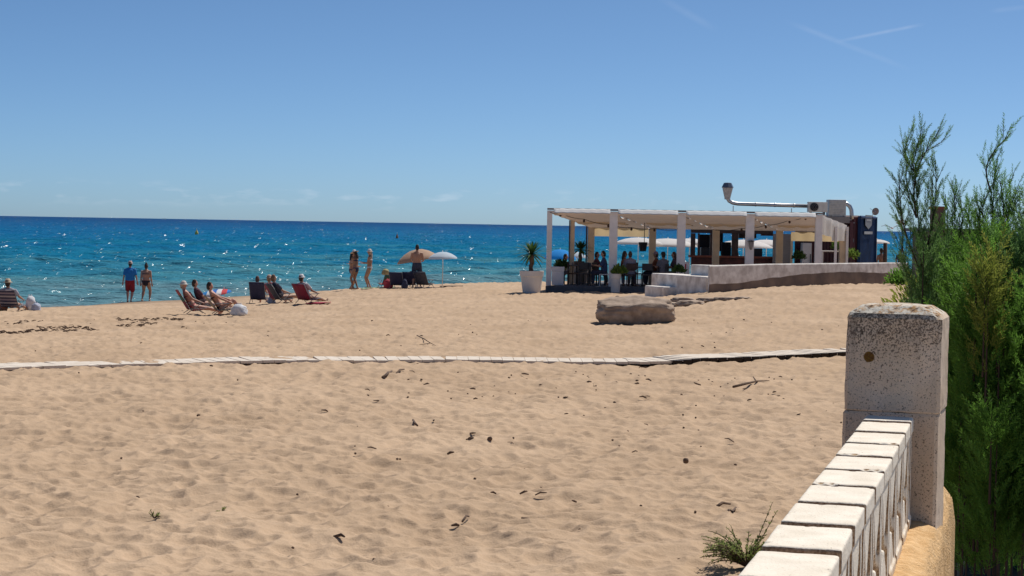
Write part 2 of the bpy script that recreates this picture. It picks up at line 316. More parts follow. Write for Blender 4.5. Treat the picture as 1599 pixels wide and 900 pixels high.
def _hash(i, j, k):
    h = (i * 374761393 + j * 668265263 + k * 1442695041) & 0xffffffff
    h = ((h ^ (h >> 13)) * 1274126177) & 0xffffffff; return ((h ^ (h >> 16)) & 0xffffff) / float(0xffffff)
def vnoise(x, y, seed):
    i = np.floor(x).astype(np.int64); j = np.floor(y).astype(np.int64); a = x - i; b = y - j; a = a * a * (3 - 2 * a); b = b * b * (3 - 2 * b)
    return (_hash(i, j, seed) * (1 - a) * (1 - b) + _hash(i + 1, j, seed) * a * (1 - b) + _hash(i, j + 1, seed) * (1 - a) * b + _hash(i + 1, j + 1, seed) * a * b) - .5
def pits(X, Y, cell, rad, depth, seed, el=1.5):
    x = X / cell; y = Y / cell; i = np.floor(x).astype(np.int64); j = np.floor(y).astype(np.int64); h = np.zeros_like(X)
    for di in (-1, 0, 1):
        for dj in (-1, 0, 1):
            a, b = i + di, j + dj
            cx = (a + _hash(a, b, seed)) * cell; cy = (b + _hash(a, b, seed + 1)) * cell; th = _hash(a, b, seed + 2) * 3.14159; s = .45 + .85 * _hash(a, b, seed + 3)
            dx, dy = X - cx, Y - cy; u = (dx * np.cos(th) + dy * np.sin(th)) / (rad * s * el); v = (-dx * np.sin(th) + dy * np.cos(th)) / (rad * s)
            q = u * u + v * v
            bowl = np.where(_hash(a, b, seed + 4) > .15, depth * s * (np.maximum(0, 1 - q / 1.7) ** 1.25), 0); h = np.maximum(h, bowl)
    return -h
def fan(ymin, ymax, nr, nc, u0, u1):
    inv = np.linspace(1 / ymin, 1 / ymax, nr); Ys = 1 / inv; us = np.linspace(u0, u1, nc)
    Yg, Ug = np.meshgrid(Ys, us, indexing='ij'); return Ug * Yg, Yg
def gridfaces(nr, nc):
    i = np.arange(nr - 1)[:, None] * nc + np.arange(nc - 1)[None]; i = i.ravel()
    return np.stack([i, i + 1, i + 1 + nc, i + nc], 1)
M_sand = sand_material()
# one ground sheet: finer columns towards the middle of the beach
NR = 1000; inv = np.concatenate([np.linspace(1 / 2.0, 1 / 10.5, 60)[:-1], np.linspace(1 / 10.5, 1 / 130, NR - 120), np.linspace(1 / 130, 1 / 420, 62)[1:]])
Ys = 1 / inv; us = np.concatenate([np.linspace(-1.1, -.31, 60)[:-1], np.linspace(-.31, .31, 820), np.linspace(.31, 1.3, 60)[1:]])
Yg, Ug = np.meshgrid(Ys, us, indexing='ij'); Xg = Yg * Ug; Z = ghn(Xg, Yg)
dry = np.clip((Z - .05) / .4, 0, 1); sc = np.where(np.abs(Ug) < .33, 1, .0) * np.clip((Yg - 5) / 4, 0, 1) * np.clip((150 - Yg) / 30, 0, 1) * dry
DZ = (pits(Xg + .06 * vnoise(Xg / .3, Yg / .3, 61), Yg + .06 * vnoise(Xg / .3, Yg / .3, 62), .28, .13, .048, 3, 1.8) + pits(Xg + 31, Yg + 7 + .05 * vnoise(Xg / .2, Yg / .2, 63), .14, .07, .026, 19, 1.6) + .03 * pits(Xg + 5, Yg + 70, 1.1, .42, 1., 77, 1.6) + .05 * vnoise(Xg / 1.3, Yg / 1.1, 5) + .026 * vnoise(Xg / .45, Yg / .4, 6) + .010 * vnoise(Xg / .16, Yg / .16, 8))
Z = Z + sc * (DZ - DZ[200:600, 300:700].mean() - .004)
g_ = npmesh('ground', np.stack([Xg.ravel(), Yg.ravel(), Z.ravel()], 1), gridfaces(*Z.shape), M_sand, smooth=True); g_['kind'] = 'structure'
# sea
M_sea = sea_material()
inv = np.concatenate([np.linspace(1 / 40., 1 / 1500, 900), 1 / np.geomspace(1600, 40000, 40)]); Ys = 1 / inv; us = np.concatenate([np.linspace(-1.3, -.33, 50)[:-1], np.linspace(-.33, .33, 640), np.linspace(.33, 1.3, 50)[1:]])
Yg, Ug = np.meshgrid(Ys, us, indexing='ij'); Xg = Yg * Ug; Z = np.zeros_like(Xg)
for k in range(60):
    lam = math.exp(rng.uniform(math.log(.9), math.log(16))); th = rng.normal(0, .55); kx, ky = math.sin(th) * 2 * math.pi / lam, math.cos(th) * 2 * math.pi / lam
    samp = np.clip(lam * 1.0 / (Yg ** 2 / (F * EYE) * 1.6) - .9, 0, 1) if False else 1 / (1 + (Yg / (lam * 95)) ** 4)
    ph = kx * Xg + ky * Yg + rng.uniform(0, 6.28) + 1.2 * vnoise(Xg / 17, Yg / 17, 40 + k % 5)
    Z += samp * .0095 * lam ** .72 * (np.sin(ph) + .25 * np.sin(2 * ph + 1.5))
calm = np.clip((Yg - 60) / 60, .45, 1)
s_ = npmesh('sea', np.stack([Xg.ravel(), Yg.ravel(), (Z * calm).ravel() + .0], 1), gridfaces(*Z.shape), M_sea, smooth=True); s_['kind'] = 'structure'

# ------------------------------------------------------------------ colour library
M = {}
M['white'] = mat('painted_white_wood', (.84, .80, .78), .6, var=.06, scale=3)
M['beige'] = mat('beige_post', (.72, .56, .38), .7, var=.08, scale=3)
M['canvas'] = cloth_mat('cream_canvas', (.60, .48, .40), .14)
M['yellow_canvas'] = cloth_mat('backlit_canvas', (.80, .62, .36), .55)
M['side_canvas'] = cloth_mat('clear_grey_canvas', (.86, .83, .78), .40, .14)
M['deck'] = mat('grey_deck', (.10, .11, .13), .8, var=.15, scale=5)
M['dark'] = mat('dark_metal', (.03, .03, .035), .5)
M['brown'] = mat('dark_wood', (.075, .035, .025), .6, var=.25, scale=4)
M['redbrown'] = mat('red_brown_wood', (.13, .03, .025), .6, var=.25, scale=4)
M['blacky'] = mat('black_fabric', (.015, .015, .02), .9)
M['steel'] = mat('galvanised_steel', (.48, .50, .52), .42, 1.0, var=.1, scale=3)
M['grey'] = mat('grey_panel', (.27, .25, .245), .6, var=.1, scale=2)
M['acw'] = mat('off_white_sheet_metal', (.70, .67, .60), .5, var=.08)
M['red'] = mat('maroon_container_paint', (.10, .025, .035), .5, var=.2, scale=2)
M['blue'] = mat('navy_container_paint', (.012, .045, .13), .8, var=.2, scale=2, spec=.2)
M['concrete'] = mat('weathered_whitewash', (.84, .80, .75), .9, scale=3.2, bump=.5, bscale=9, col2=(.52, .47, .43))
M['concrete_foot'] = mat('bare_brown_concrete', (.23, .17, .135), .95, scale=1.5, bump=.6, bscale=9, col2=(.13, .10, .085))
M['rock'] = mat('sandstone', (.44, .34, .26), .95, scale=4.5, bump=1.0, bscale=16, col2=(.27, .20, .15))
M['tan_umb'] = cloth_mat('tan_umbrella', (.50, .34, .24), .20)
M['pale_umb'] = cloth_mat('pale_blue_umbrella', (.62, .74, .86), .35)
M['blue_umb'] = cloth_mat('blue_umbrella', (.02, .36, .95), .45)
M['white_umb'] = cloth_mat('white_parasol', (.84, .84, .84), .35)
M['leafd'] = leaf_mat('palm_green', (.03, .075, .02), (.08, .15, .04), .3)
M['leafb'] = leaf_mat('bright_green', (.09, .17, .03), (.20, .28, .06), .4)
M['bark'] = mat('bark', (.16, .10, .065), .95, scale=20, col2=(.08, .05, .035))
M['pot'] = mat('pale_planter', (.70, .67, .64), .7, var=.08, scale=2)
M['soil'] = mat('dark_soil', (.05, .035, .022), 1, scale=5)
M['wood'] = mat('bleached_plank', (.70, .62, .53), .9, scale=6, col2=(.58, .50, .41))
M['plankend_shade'] = mat('shaded_plank_end', (.035, .022, .015), .95)
def plain(name, c, r=.85): 
    if name not in M: M[name] = mat(name, c, r)
    return M[name]

# ------------------------------------------------------------------ boardwalk over the sand
pth = [(-420, 596), (-240, 588), (-60, 580), (0, 577.5), (100, 573.5), (200, 570), (310, 568), (400, 566), (500, 564.5), (600, 564.5), (700, 565), (800, 566), (900, 567), (1000, 568), (1070, 567), (1130, 564.5), (1200, 561), (1260, 559), (1330, 556), (1420, 553)]
P = [G(a, b) for a, b in pth]
L = [0]
for i in range(1, len(P)): L.append(L[-1] + (P[i] - P[i - 1]).length)
mb = MB(); s = 0; k = 0
while s < L[-1]:
    x = float(np.interp(s, L, [p.x for p in P])); y = float(np.interp(s, L, [p.y for p in P])); x2 = float(np.interp(s + .1, L, [p.x for p in P])); y2 = float(np.interp(s + .1, L, [p.y for p in P]))
    ang = math.atan2(y2 - y, x2 - x); t = Vector((math.cos(ang), math.sin(ang), 0)); nrm = Vector((-t.y, t.x, 0)); px = 800 + F * x / y
    rise = .036 + .042 * min(1, max(0, (px - 1040) / 60)) - .006 * min(1, max(0, (700 - px) / 500)) + .008 * math.sin(s * 1.7)
    ln = .85 + random.uniform(-.03, .03); wd = .192; off = random.uniform(-.02, .02)
    c = Vector((x, y, 0)) + nrm * (ln / 2 + off); z = gh(c.x, c.y) + rise
    q = Matrix.Rotation(ang, 3, 'Z') @ Matrix.Rotation(random.uniform(-.012, .012), 3, 'X') @ Matrix.Rotation(random.uniform(-.02, .02), 3, 'Y')
    b = len(mb.f); mb.box((c.x, c.y, z - .022), (wd - .003, ln, .044), M=q)
    # dark boards before the aged plank ends; the ends' shade is in their colour
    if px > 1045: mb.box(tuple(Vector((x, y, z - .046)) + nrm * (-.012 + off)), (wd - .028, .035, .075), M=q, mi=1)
    s += wd * 1.02; k += 1
o = mb.build('boardwalk', [M['wood'], M['plankend_shade']]); o['kind'] = 'structure'

# ------------------------------------------------------------------ garden wall in the foreground
TH = math.atan(780 / F); U = Vector((math.sin(TH), math.cos(TH), 0)); Vv = Vector((math.cos(TH), -math.sin(TH), 0))
def W(s, t, z): return U * s + Vv * t + Vector((0, 0, z))
ZT, ZB = EYE - .58, EYE - .92
PA = R(18.0)
def pillar_material():
    m, n, l, p = newmat('lichened_concrete'); p.inputs['Roughness'].default_value = .95; p.inputs['Specular IOR Level'].default_value = .2
    g = n.new('ShaderNodeNewGeometry'); pos = g.outputs['Position']
    def noise(sc, det=5, rg=.5):
        k = n.new('ShaderNodeTexNoise'); k.inputs['Scale'].default_value = sc; k.inputs['Detail'].default_value = det; k.inputs['Roughness'].default_value = rg; l.new(pos, k.inputs[0]); return k.outputs[0]
    def mr(v, a, b, c=0, d=1, ss=False):
        k = n.new('ShaderNodeMapRange'); l.new(v, k.inputs[0]); k.inputs[1].default_value = a; k.inputs[2].default_value = b; k.inputs[3].default_value = c; k.inputs[4].default_value = d
        if ss: k.interpolation_type = 'SMOOTHSTEP'
        return k.outputs[0]
    def mix(f, a, b):
        k = n.new('ShaderNodeMix'); k.data_type = 'RGBA'
        if isinstance(f, float): k.inputs[0].default_value = f
        else: l.new(f, k.inputs[0])
        for i, v in ((6, a), (7, b)):
            if isinstance(v, tuple): k.inputs[i].default_value = (*v, 1)
            else: l.new(v, k.inputs[i])
        return k.outputs[2]
    def mul(a, b, op='MULTIPLY'):
        k = n.new('ShaderNodeMath'); k.operation = op
        for i, v in enumerate((a, b)):
            if isinstance(v, float): k.inputs[i].default_value = v
            else: l.new(v, k.inputs[i])
        return k.outputs[0]
    s = n.new('ShaderNodeSeparateXYZ'); l.new(pos, s.inputs[0]); z = s.outputs[2]
    c = mix(mr(noise(5), .35, .65), (.64, .49, .355), (.78, .62, .48))
    topness = mr(mul(z, mul(noise(7), .25), 'ADD'), EYE - .50 + .12, EYE - .25 + .12, .0, 1.0, True)
    low = mr(z, EYE - .92, EYE - .55, .35, 0.0)
    nd = n.new('ShaderNodeVectorMath'); nd.operation = 'DOT_PRODUCT'; l.new(g.outputs['Normal'], nd.inputs[0]); nd.inputs[1].default_value = (-math.sin(PA), -math.cos(PA), 0)
    north = mr(nd.outputs['Value'], .2, .6)
    th = mul(mul(topness, .105), mul(low, .05), 'ADD')                 # lower threshold means more specks
    sp = mr(mul(noise(170, 4, .65), th, 'ADD'), .585, .63)
    c = mix(mul(mul(sp, .85), north), c, (.09, .065, .05))
    sp2 = mr(mul(noise(60, 5, .7), th, 'ADD'), .655, .70); c = mix(mul(mul(sp2, .8), north), c, (.085, .06, .045)); c = mix(mul(mul(topness, mr(noise(22, 5, .7), .42, .62)), north), c, (.22, .17, .13)) if False else c
    stn = n.new('ShaderNodeMapping'); stn.inputs['Scale'].default_value = (22, 22, 2.2); l.new(pos, stn.inputs[0]); sk = n.new('ShaderNodeTexNoise'); sk.inputs['Detail'].default_value = 5; sk.inputs['Scale'].default_value = 1; l.new(stn.outputs[0], sk.inputs[0])
    c = mix(mul(mul(mr(sk.outputs[0], .5, .72), mul(mul(topness, .5), .15, 'ADD')), .9), c, (.20, .145, .11))
    c = mix(mul(mr(noise(260, 2), .62, .70), .5), c, (.12, .09, .07))
    # yellow and white lichen only on the upward faces
    ns_ = n.new('ShaderNodeSeparateXYZ'); l.new(g.outputs['Normal'], ns_.inputs[0]); up = mr(ns_.outputs[2], .5, .8)
    tcol = mix(mr(noise(34, 6, .7), .46, .56), (.62, .58, .50), (.42, .25, .12)); tcol = mix(mr(noise(60, 5, .7), .55, .62), tcol, (.10, .06, .04)); tcol = mix(mr(noise(19, 4), .58, .66), tcol, (.66, .60, .50))
    c = mix(up, c, tcol)
    # rust coloured plug
    rd = ray(1357, 557); fl = W(6.0, -.508, 0); nn2 = Vector((-math.sin(PA), -math.cos(PA), 0)); ctr = Vector((0, 0, EYE)) + rd * (nn2.dot(fl) / nn2.dot(rd))
    dn = n.new('ShaderNodeVectorMath'); dn.operation = 'DISTANCE'; l.new(pos, dn.inputs[0]); dn.inputs[1].default_value = ctr
    d2 = mul(dn.outputs['Value'], mul(noise(60, 3), .006), 'ADD')
    c = mix(mr(d2, .0185, .0215, 1, 0), c, mix(mr(noise(120), .4, .6), (.20, .105, .02), (.12, .055, .02)))
    l.new(c, p.inputs['Base Color'])
    h = mul(mul(noise(45, 6, .6), 1.0), mul(noise(220, 3), .35), 'ADD')
    b = n.new('ShaderNodeBump'); b.inputs['Strength'].default_value = .6; b.inputs['Distance'].default_value = .006; l.new(h, b.inputs['Height']); l.new(b.outputs[0], p.inputs['Normal'])
    return m
def block_material():
    m, n, l, p = newmat('cast_stone_block'); p.inputs['Roughness'].default_value = .95; p.inputs['Specular IOR Level'].default_value = .2
    g = n.new('ShaderNodeNewGeometry'); oi = n.new('ShaderNodeObjectInfo')
    k = n.new('ShaderNodeTexNoise'); k.inputs['Scale'].default_value = 14; k.inputs['Detail'].default_value = 6; l.new(g.outputs['Position'], k.inputs[0])
    r = n.new('ShaderNodeValToRGB'); l.new(k.outputs[0], r.inputs[0]); r.color_ramp.elements[0].position = .3; r.color_ramp.elements[1].position = .7
    r.color_ramp.elements[0].color = (.76, .68, .56, 1); r.color_ramp.elements[1].color = (.90, .82, .70, 1)
    k2 = n.new('ShaderNodeTexNoise'); k2.inputs['Scale'].default_value = 150; k2.inputs['Detail'].default_value = 3; l.new(g.outputs['Position'], k2.inputs[0])
    mr = n.new('ShaderNodeMapRange'); l.new(k2.outputs[0], mr.inputs[0]); mr.inputs[1].default_value = .66; mr.inputs[2].default_value = .72; mr.inputs[4].default_value = .7
    mm = n.new('ShaderNodeMix'); mm.data_type = 'RGBA'; l.new(mr.outputs[0], mm.inputs[0]); l.new(r.outputs[0], mm.inputs[6]); mm.inputs[7].default_value = (.2, .13, .08, 1)
    # ochre dust creeping up from the plinth
    s = n.new('ShaderNodeSeparateXYZ'); l.new(g.outputs['Position'], s.inputs[0]); a = n.new('ShaderNodeMath'); a.operation = 'MULTIPLY_ADD'; a.inputs[1].default_value = .16; l.new(k.outputs[0], a.inputs[0]); l.new(s.outputs[2], a.inputs[2])
    m3 = n.new('ShaderNodeMapRange'); l.new(a.outputs[0], m3.inputs[0]); m3.inputs[1].default_value = ZB + .06; m3.inputs[2].default_value = ZB + .14; m3.inputs[3].default_value = .8; m3.inputs[4].default_value = 0
    m4 = n.new('ShaderNodeMix'); m4.data_type = 'RGBA'; l.new(m3.outputs[0], m4.inputs[0]); l.new(mm.outputs[2], m4.inputs[6]); m4.inputs[7].default_value = (.62, .38, .15, 1)
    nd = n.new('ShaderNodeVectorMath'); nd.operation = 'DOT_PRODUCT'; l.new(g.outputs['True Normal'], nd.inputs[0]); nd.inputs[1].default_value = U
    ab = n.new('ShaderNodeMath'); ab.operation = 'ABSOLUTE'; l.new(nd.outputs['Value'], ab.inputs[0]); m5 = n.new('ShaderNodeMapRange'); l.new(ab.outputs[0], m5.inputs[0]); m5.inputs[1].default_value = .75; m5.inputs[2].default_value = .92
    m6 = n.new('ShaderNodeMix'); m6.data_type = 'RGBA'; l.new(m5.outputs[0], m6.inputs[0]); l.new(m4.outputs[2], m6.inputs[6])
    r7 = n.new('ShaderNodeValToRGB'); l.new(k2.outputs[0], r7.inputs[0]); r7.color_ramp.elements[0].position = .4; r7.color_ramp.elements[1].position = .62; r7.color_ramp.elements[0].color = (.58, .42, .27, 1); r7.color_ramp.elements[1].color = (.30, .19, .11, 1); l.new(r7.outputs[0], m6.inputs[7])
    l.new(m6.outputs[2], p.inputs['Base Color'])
    b = n.new('ShaderNodeBump'); b.inputs['Strength'].default_value = .5; b.inputs['Distance'].default_value = .004
    k3 = n.new('ShaderNodeTexNoise'); k3.inputs['Scale'].default_value = 170; k3.inputs['Detail'].default_value = 4; l.new(g.outputs['Position'], k3.inputs[0]); l.new(k3.outputs[0], b.inputs['Height']); l.new(b.outputs[0], p.inputs['Normal'])
    return m
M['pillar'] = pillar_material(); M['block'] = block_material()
M['ochre'] = mat('ochre_plaster', (.76, .50, .25), .95, scale=26, bump=1.0, bscale=130, col2=(.60, .36, .15))
wall = empty('garden_wall', W(4.0, -.36, 1.2), 0, 'low ochre garden wall with pierced white blocks and a lichened concrete pillar', 'wall')
wall_inv = Matrix.Translation(-wall.location)
def adopt(o, root):      # parts are modelled in world coordinates; keep them in place under their root
    o.parent = root; o.matrix_parent_inverse = Matrix.Translation(-Vector(root.location)); return o
# plinth, rounded on top
prof = [(-.56, 1.0), (-.56, ZB - .05), (-.545, ZB - .015), (-.51, ZB), (-.26, ZB + .004), (-.215, ZB - .012), (-.19, ZB - .05), (-.178, ZB - .14), (-.172, 1.0)]
rows = []
for s in list(np.linspace(0, 6.95, 90)) + [7.0, 7.06, 7.1, 7.12]:
    e = max(0, (s - 6.95) / .17); rows.append([W(s, (t + .36) * (1 - .12 * e * e) - .36 + .004 * math.sin(s * 9 + i), z - (.05 * e * e if z > 1.1 else 0) + (.004 * math.sin(s * 23 + i * 2) if z > 1.1 else 0)) for i, (t, z) in enumerate(prof)])
mb = MB(); mb.sheet(rows); n = len(prof); mb.f.append(tuple(range(len(rows) * n - n, len(rows) * n))); mb.m.append(0)
pl_ = mb.build('plinth', M['ochre'], smooth=True); PLINTH = pl_; adopt(pl_, wall)
# breeze blocks
Hb = ZT - ZB; bl, bw = .254, .146
def block_mesh():
    mb = MB(); a = bl / 2; fn = lambda u, v, w_: Vector((w_, u, v)); t0, t1 = -bw / 2, bw / 2
    mb.prism([(-a, Hb - .045), (a, Hb - .045), (a, Hb), (-a, Hb)], t0, t1, fn)                       # cap
    mb.prism([(-a, .0), (a, .0), (a, .03), (-a, .03)], t0, t1, fn)
    i = a - .022; e = .0015
    for sg in (-1, 1): mb.prism([(sg * a, .03), (sg * i, .03), (sg * i, Hb - .045), (sg * a, Hb - .045)], t0 + .004, t1 - .004, fn)
    mb.prism([(-i, Hb - .045), (i, Hb - .045), (.012, Hb * .47), (-.012, Hb * .47)], t0 + .006, t1 - .006, fn)     # tooth hanging down
    mb.prism([(-i, .03), (i, .03), (.010, Hb * .36), (-.010, Hb * .36)], t0 + .006, t1 - .006, fn)           # tooth standing up
    mb.prism([(-.010, Hb * .36), (.010, Hb * .36), (.012, Hb * .47), (-.012, Hb * .47)], t0 + .02, t1 - .02, fn)
    for sg in (-1, 1):   # slanting fins
        mb.prism([(sg * i, Hb * .30), (sg * i, Hb * .30 + .03), (sg * .06, Hb * .62 + .02), (sg * .06, Hb * .62)], t0 + .012, t1 - .012, fn)
    return mb
proto = None
for k in range(12):
    sc_ = 5.48 + bl / 2 * 1.02 - .30 * (k - 1) + .008
    if k == 0: sc_ = 5.48 + .30 + bl / 2 * .6
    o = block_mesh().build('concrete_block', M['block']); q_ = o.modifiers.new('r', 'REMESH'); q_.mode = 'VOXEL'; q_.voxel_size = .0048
    me_ = bpy.data.meshes.new_from_object(o.evaluated_get(bpy.context.evaluated_depsgraph_get())); o.modifiers.clear(); old_ = o.data; o.data = me_; bpy.data.meshes.remove(old_)
    for v in me_.vertices:
        c_ = v.co; q_ = c_ * 24 + Vector((k * 7.3, 0, 0)); nz_ = mnoise.noise
        e_ = max(0, nz_(c_ * 38 + Vector((k * 3.1, 9, 0))) - .3) * .014 if c_.z > Hb - .012 and (abs(c_.y) > bl / 2 - .012 or abs(c_.x) > bw / 2 - .012) else 0
        v.co = c_ + Vector((nz_(q_), nz_(q_ + Vector((5, 5, 5))), nz_(q_ + Vector((9, 1, 4))))) * .0008 - Vector((0, math.copysign(e_ * .6, c_.y), e_))
    me_.polygons.foreach_set('use_smooth', [True] * len(me_.polygons))
    p_ = W(sc_, -.358, ZB); o.matrix_basis = Matrix.Translation(p_ + Vector((0, 0, random.uniform(-.003, .003)))) @ Matrix.Rotation(-TH + random.uniform(-.012, .012), 4, 'Z') @ Matrix.Diagonal((1, .55 if k == 0 else 1, 1, 1))
    o.parent = wall; o.matrix_parent_inverse = wall_inv
mb = MB(); mb.box((0, 0, 0), (.09, 5.6, Hb - .06)); 
for k in range(11):
    pass
mb = MB()
for k in range(12):      # recessed mortar between the blocks
    sc_ = 5.48 + .30 - .30 * k - .004 + .0
    mb.prism([(sc_ - .012, ZB), (sc_ + .016, ZB), (sc_ + .022, ZT - .09), (sc_ - .014, ZT - .09)], -.41, -.306, lambda u, v, w_: W(u, w_, v))
adopt(mb.build('mortar_joint', mat('brown_mortar', (.34, .22, .13), .95, scale=20, bump=.5)), wall)
# pillar: two cast pieces, chamfered, with a crowned top
UP, VP = Vector((math.sin(PA), math.cos(PA), 0)), Vector((math.cos(PA), -math.sin(PA), 0)); PO = W(6.0, -.508, 0)
def ring(s0, s1, t0, t1, c, z):
    s0, s1, t0, t1 = s0 - 6.0, s1 - 6.0, t0 + .508, t1 + .508; c2 = c * .35
    q = lambda s_, t_: PO + UP * s_ + VP * t_ + Vector((0, 0, z))
    return [q(s0 + c2, t0), q(s0, t0 + c2), q(s0, t1 - c2), q(s0 + c2, t1), q(s1 - c, t1), q(s1, t1 - c), q(s1, t0 + c), q(s1 - c, t0)]
S0 = 6.00; S1 = S0 + .30; T0, T1 = -.508, -.209; ZP = EYE - .272; ZS = EYE - .575
def loft_rings(rs, fine=True):
    mb = MB(); n = 8; vs = [p for r in rs for p in r]; fs = []
    for i in range(len(rs) - 1): fs += [(i * n + k, i * n + (k + 1) % n, (i + 1) * n + (k + 1) % n, (i + 1) * n + k) for k in range(n)]
    fs.append(tuple((len(rs) - 1) * n + k for k in range(n))); mb.add(vs, fs); return mb
def rough_subdiv(o, cuts, amp, sc, seed):
    bm = bmesh.new(); bm.from_mesh(o.data)
    for _ in range(cuts): bmesh.ops.subdivide_edges(bm, edges=bm.edges[:], cuts=1, use_grid_fill=True)
    bm.normal_update(); from mathutils import noise as mn
    for v in bm.verts: v.co += v.normal * (amp * mn.fractal(v.co * sc + Vector((seed, 0, 0)), 1.0, 2.0, 4))
    bm.to_mesh(o.data); bm.free()
def rough_only(o, cuts, amp, sc, seed):
    bm = bmesh.new(); bm.from_mesh(o.data)
    for _ in range(cuts): bmesh.ops.subdivide_edges(bm, edges=bm.edges[:], cuts=1, use_grid_fill=True)
    bm.normal_update(); from mathutils import noise as mn
    for v in bm.verts:
        f = mn.fractal(v.co * sc + Vector((seed, 0, 0)), .8, 2.1, 6); g2 = 1 - abs(mn.noise(v.co * 9 + Vector((0, seed, 0)))) ** .5; v.co += v.normal * (amp * f - .004 * max(0, g2 - .78) * 4)
    bm.to_mesh(o.data); bm.free()
rough_only(PLINTH, 2, .005, 16, 2)
lo = loft_rings([ring(S0 + .002, S1, T0 - .004, T1 - .003, .030, 2.5), ring(S0 + .002, S1, T0 - .004, T1 - .003, .030, ZS - .008), ring(S0 + .004, S1, T0 + .001, T1 - .006, .030, ZS)]).build('pillar_lower_block', M['pillar']); rough_subdiv(lo, 4, .0022, 14, 3); adopt(lo, wall)
up_ = loft_rings([ring(S0 + .003, S1, T0 + .001, T1 - .004, .030, ZS + .001), ring(S0, S1, T0, T1, .030, ZS + .005), ring(S0, S1, T0 + .003, T1 + .002, .032, ZP - .004), ring(S0 + .008, S1 - .006, T0 + .010, T1 - .008, .05, ZP + .010), ring(S0 + .05, S1 - .05, T0 + .045, T1 - .045, .06, ZP + .034), ring(S0 + .11, S1 - .09, T0 + .10, T1 - .10, .03, ZP + .039)]).build('pillar_upper_block', M['pillar']); rough_subdiv(up_, 5, .0026, 15, 9); adopt(up_, wall)
up_['label'] = 'upper pillar block with crowned lichen covered top'

# ------------------------------------------------------------------ soil of the garden behind the wall
mb = MB(); rows = []
for s in np.linspace(6.4, 16, 26): rows.append([W(s, t, (1.93 if t < 9 and s < 14.5 else .6) + (.03 * math.sin(s * 5 + t * 7) if t > -.1 else 0)) for t in [-.19] + list(np.linspace(0, 9.5, 24))])
o = mb.sheet(rows).build('garden_ground', M['soil'], smooth=True); o['kind'] = 'structure'
M['paving'] = mat('pale_paving', (.50, .44, .37), .9, scale=2, bump=.4, bscale=30)
o = MB().sheet([[W(s, t, 1.935) for t in (-.19, 2, 5, 9.5)] for s in np.linspace(-8, 6.4, 12)]).build('pavement', M['paving']); o['kind'] = 'structure'  # unseen ground by the camera, made pale to bounce light onto the pillar

# ------------------------------------------------------------------ feathery shrubs
M['tam'] = leaf_mat('tamarisk_green', (.08, .17, .025), (.18, .36, .06), .55, 5.0)
M['tam2'] = leaf_mat('tamarisk_grey_green', (.09, .18, .05), (.20, .34, .11), .5, 5.0)
M['tam3'] = leaf_mat('tamarisk_yellow_green', (.17, .21, .035), (.32, .34, .07), .5, 5.0)
M['twig'] = mat('red_brown_twig', (.085, .05, .035), .9)
def spray_proto(n=26, ln=.13, leaf=.030, wd=.0044):
    V = []; Fc = []
    for i in range(n):
        t = .05 + .95 * i / n; a = i * 2.4; l_ = leaf * (1.15 - .75 * t) * random.uniform(.75, 1.25); b = Vector((0, 0, t * ln))
        out = Vector((math.cos(a) * .62, math.sin(a) * .62, .78)); side = out.cross(Vector((random.uniform(-1, 1), random.uniform(-1, 1), random.uniform(-1, 1)))).normalized() * wd / 2
        k = len(V); V += [b - side * .7, b + side * .7, b + out * l_ * .6 + side, b + out * l_, b + out * l_ * .6 - side]; Fc += [(k, k + 1, k + 2), (k, k + 2, k + 4), (k + 4, k + 2, k + 3)]
    k = len(V); wv = wd * .35
    V += [Vector((-wv, 0, 0)), Vector((wv, 0, 0)), Vector((0, 0, ln))]; Fc += [(k, k + 1, k + 2)]
    return np.array([tuple(v) for v in V]), np.array(Fc)
SPR = [spray_proto() for _ in range(5)]
def place_sprays(pos, dirs, scl, pr=None):
    """a feathery spray at each position, pointing along each direction; returns V, F"""
    Vs = []; Fs = []; off = 0; pr = pr or SPR
    pos = np.array(pos); dirs = np.array(dirs); scl = np.array(scl); idx = rng.integers(0, len(pr), len(pos))
    for q in range(len(pr)):
        m_ = idx == q
        if not m_.any(): continue
        z = dirs[m_]; z = z / np.linalg.norm(z, axis=1, keepdims=True); rnd = rng.normal(size=z.shape); x = np.cross(z, rnd); x /= np.linalg.norm(x, axis=1, keepdims=True); y = np.cross(z, x)
        V, Fc = pr[q]; S = scl[m_][:, None, None]
        P_ = pos[m_][:, None] + S * (V[None, :, 0:1] * x[:, None] + V[None, :, 1:2] * y[:, None] + V[None, :, 2:3] * z[:, None])
        nv = len(V); Vs.append(P_.reshape(-1, 3)); Fs.append((Fc[None] + (np.arange(m_.sum()) * nv)[:, None, None]).reshape(-1, 3) + off); off += m_.sum() * nv
    return np.concatenate(Vs), np.concatenate(Fs)
def curve_pts(a, b, bow, n=10):
    a, b, bow = Vector(a), Vector(b), Vector(bow); return [a.lerp(b, i / (n - 1)) + bow * math.sin(math.pi * i / (n - 1)) + bow * .0 for i in range(n)]
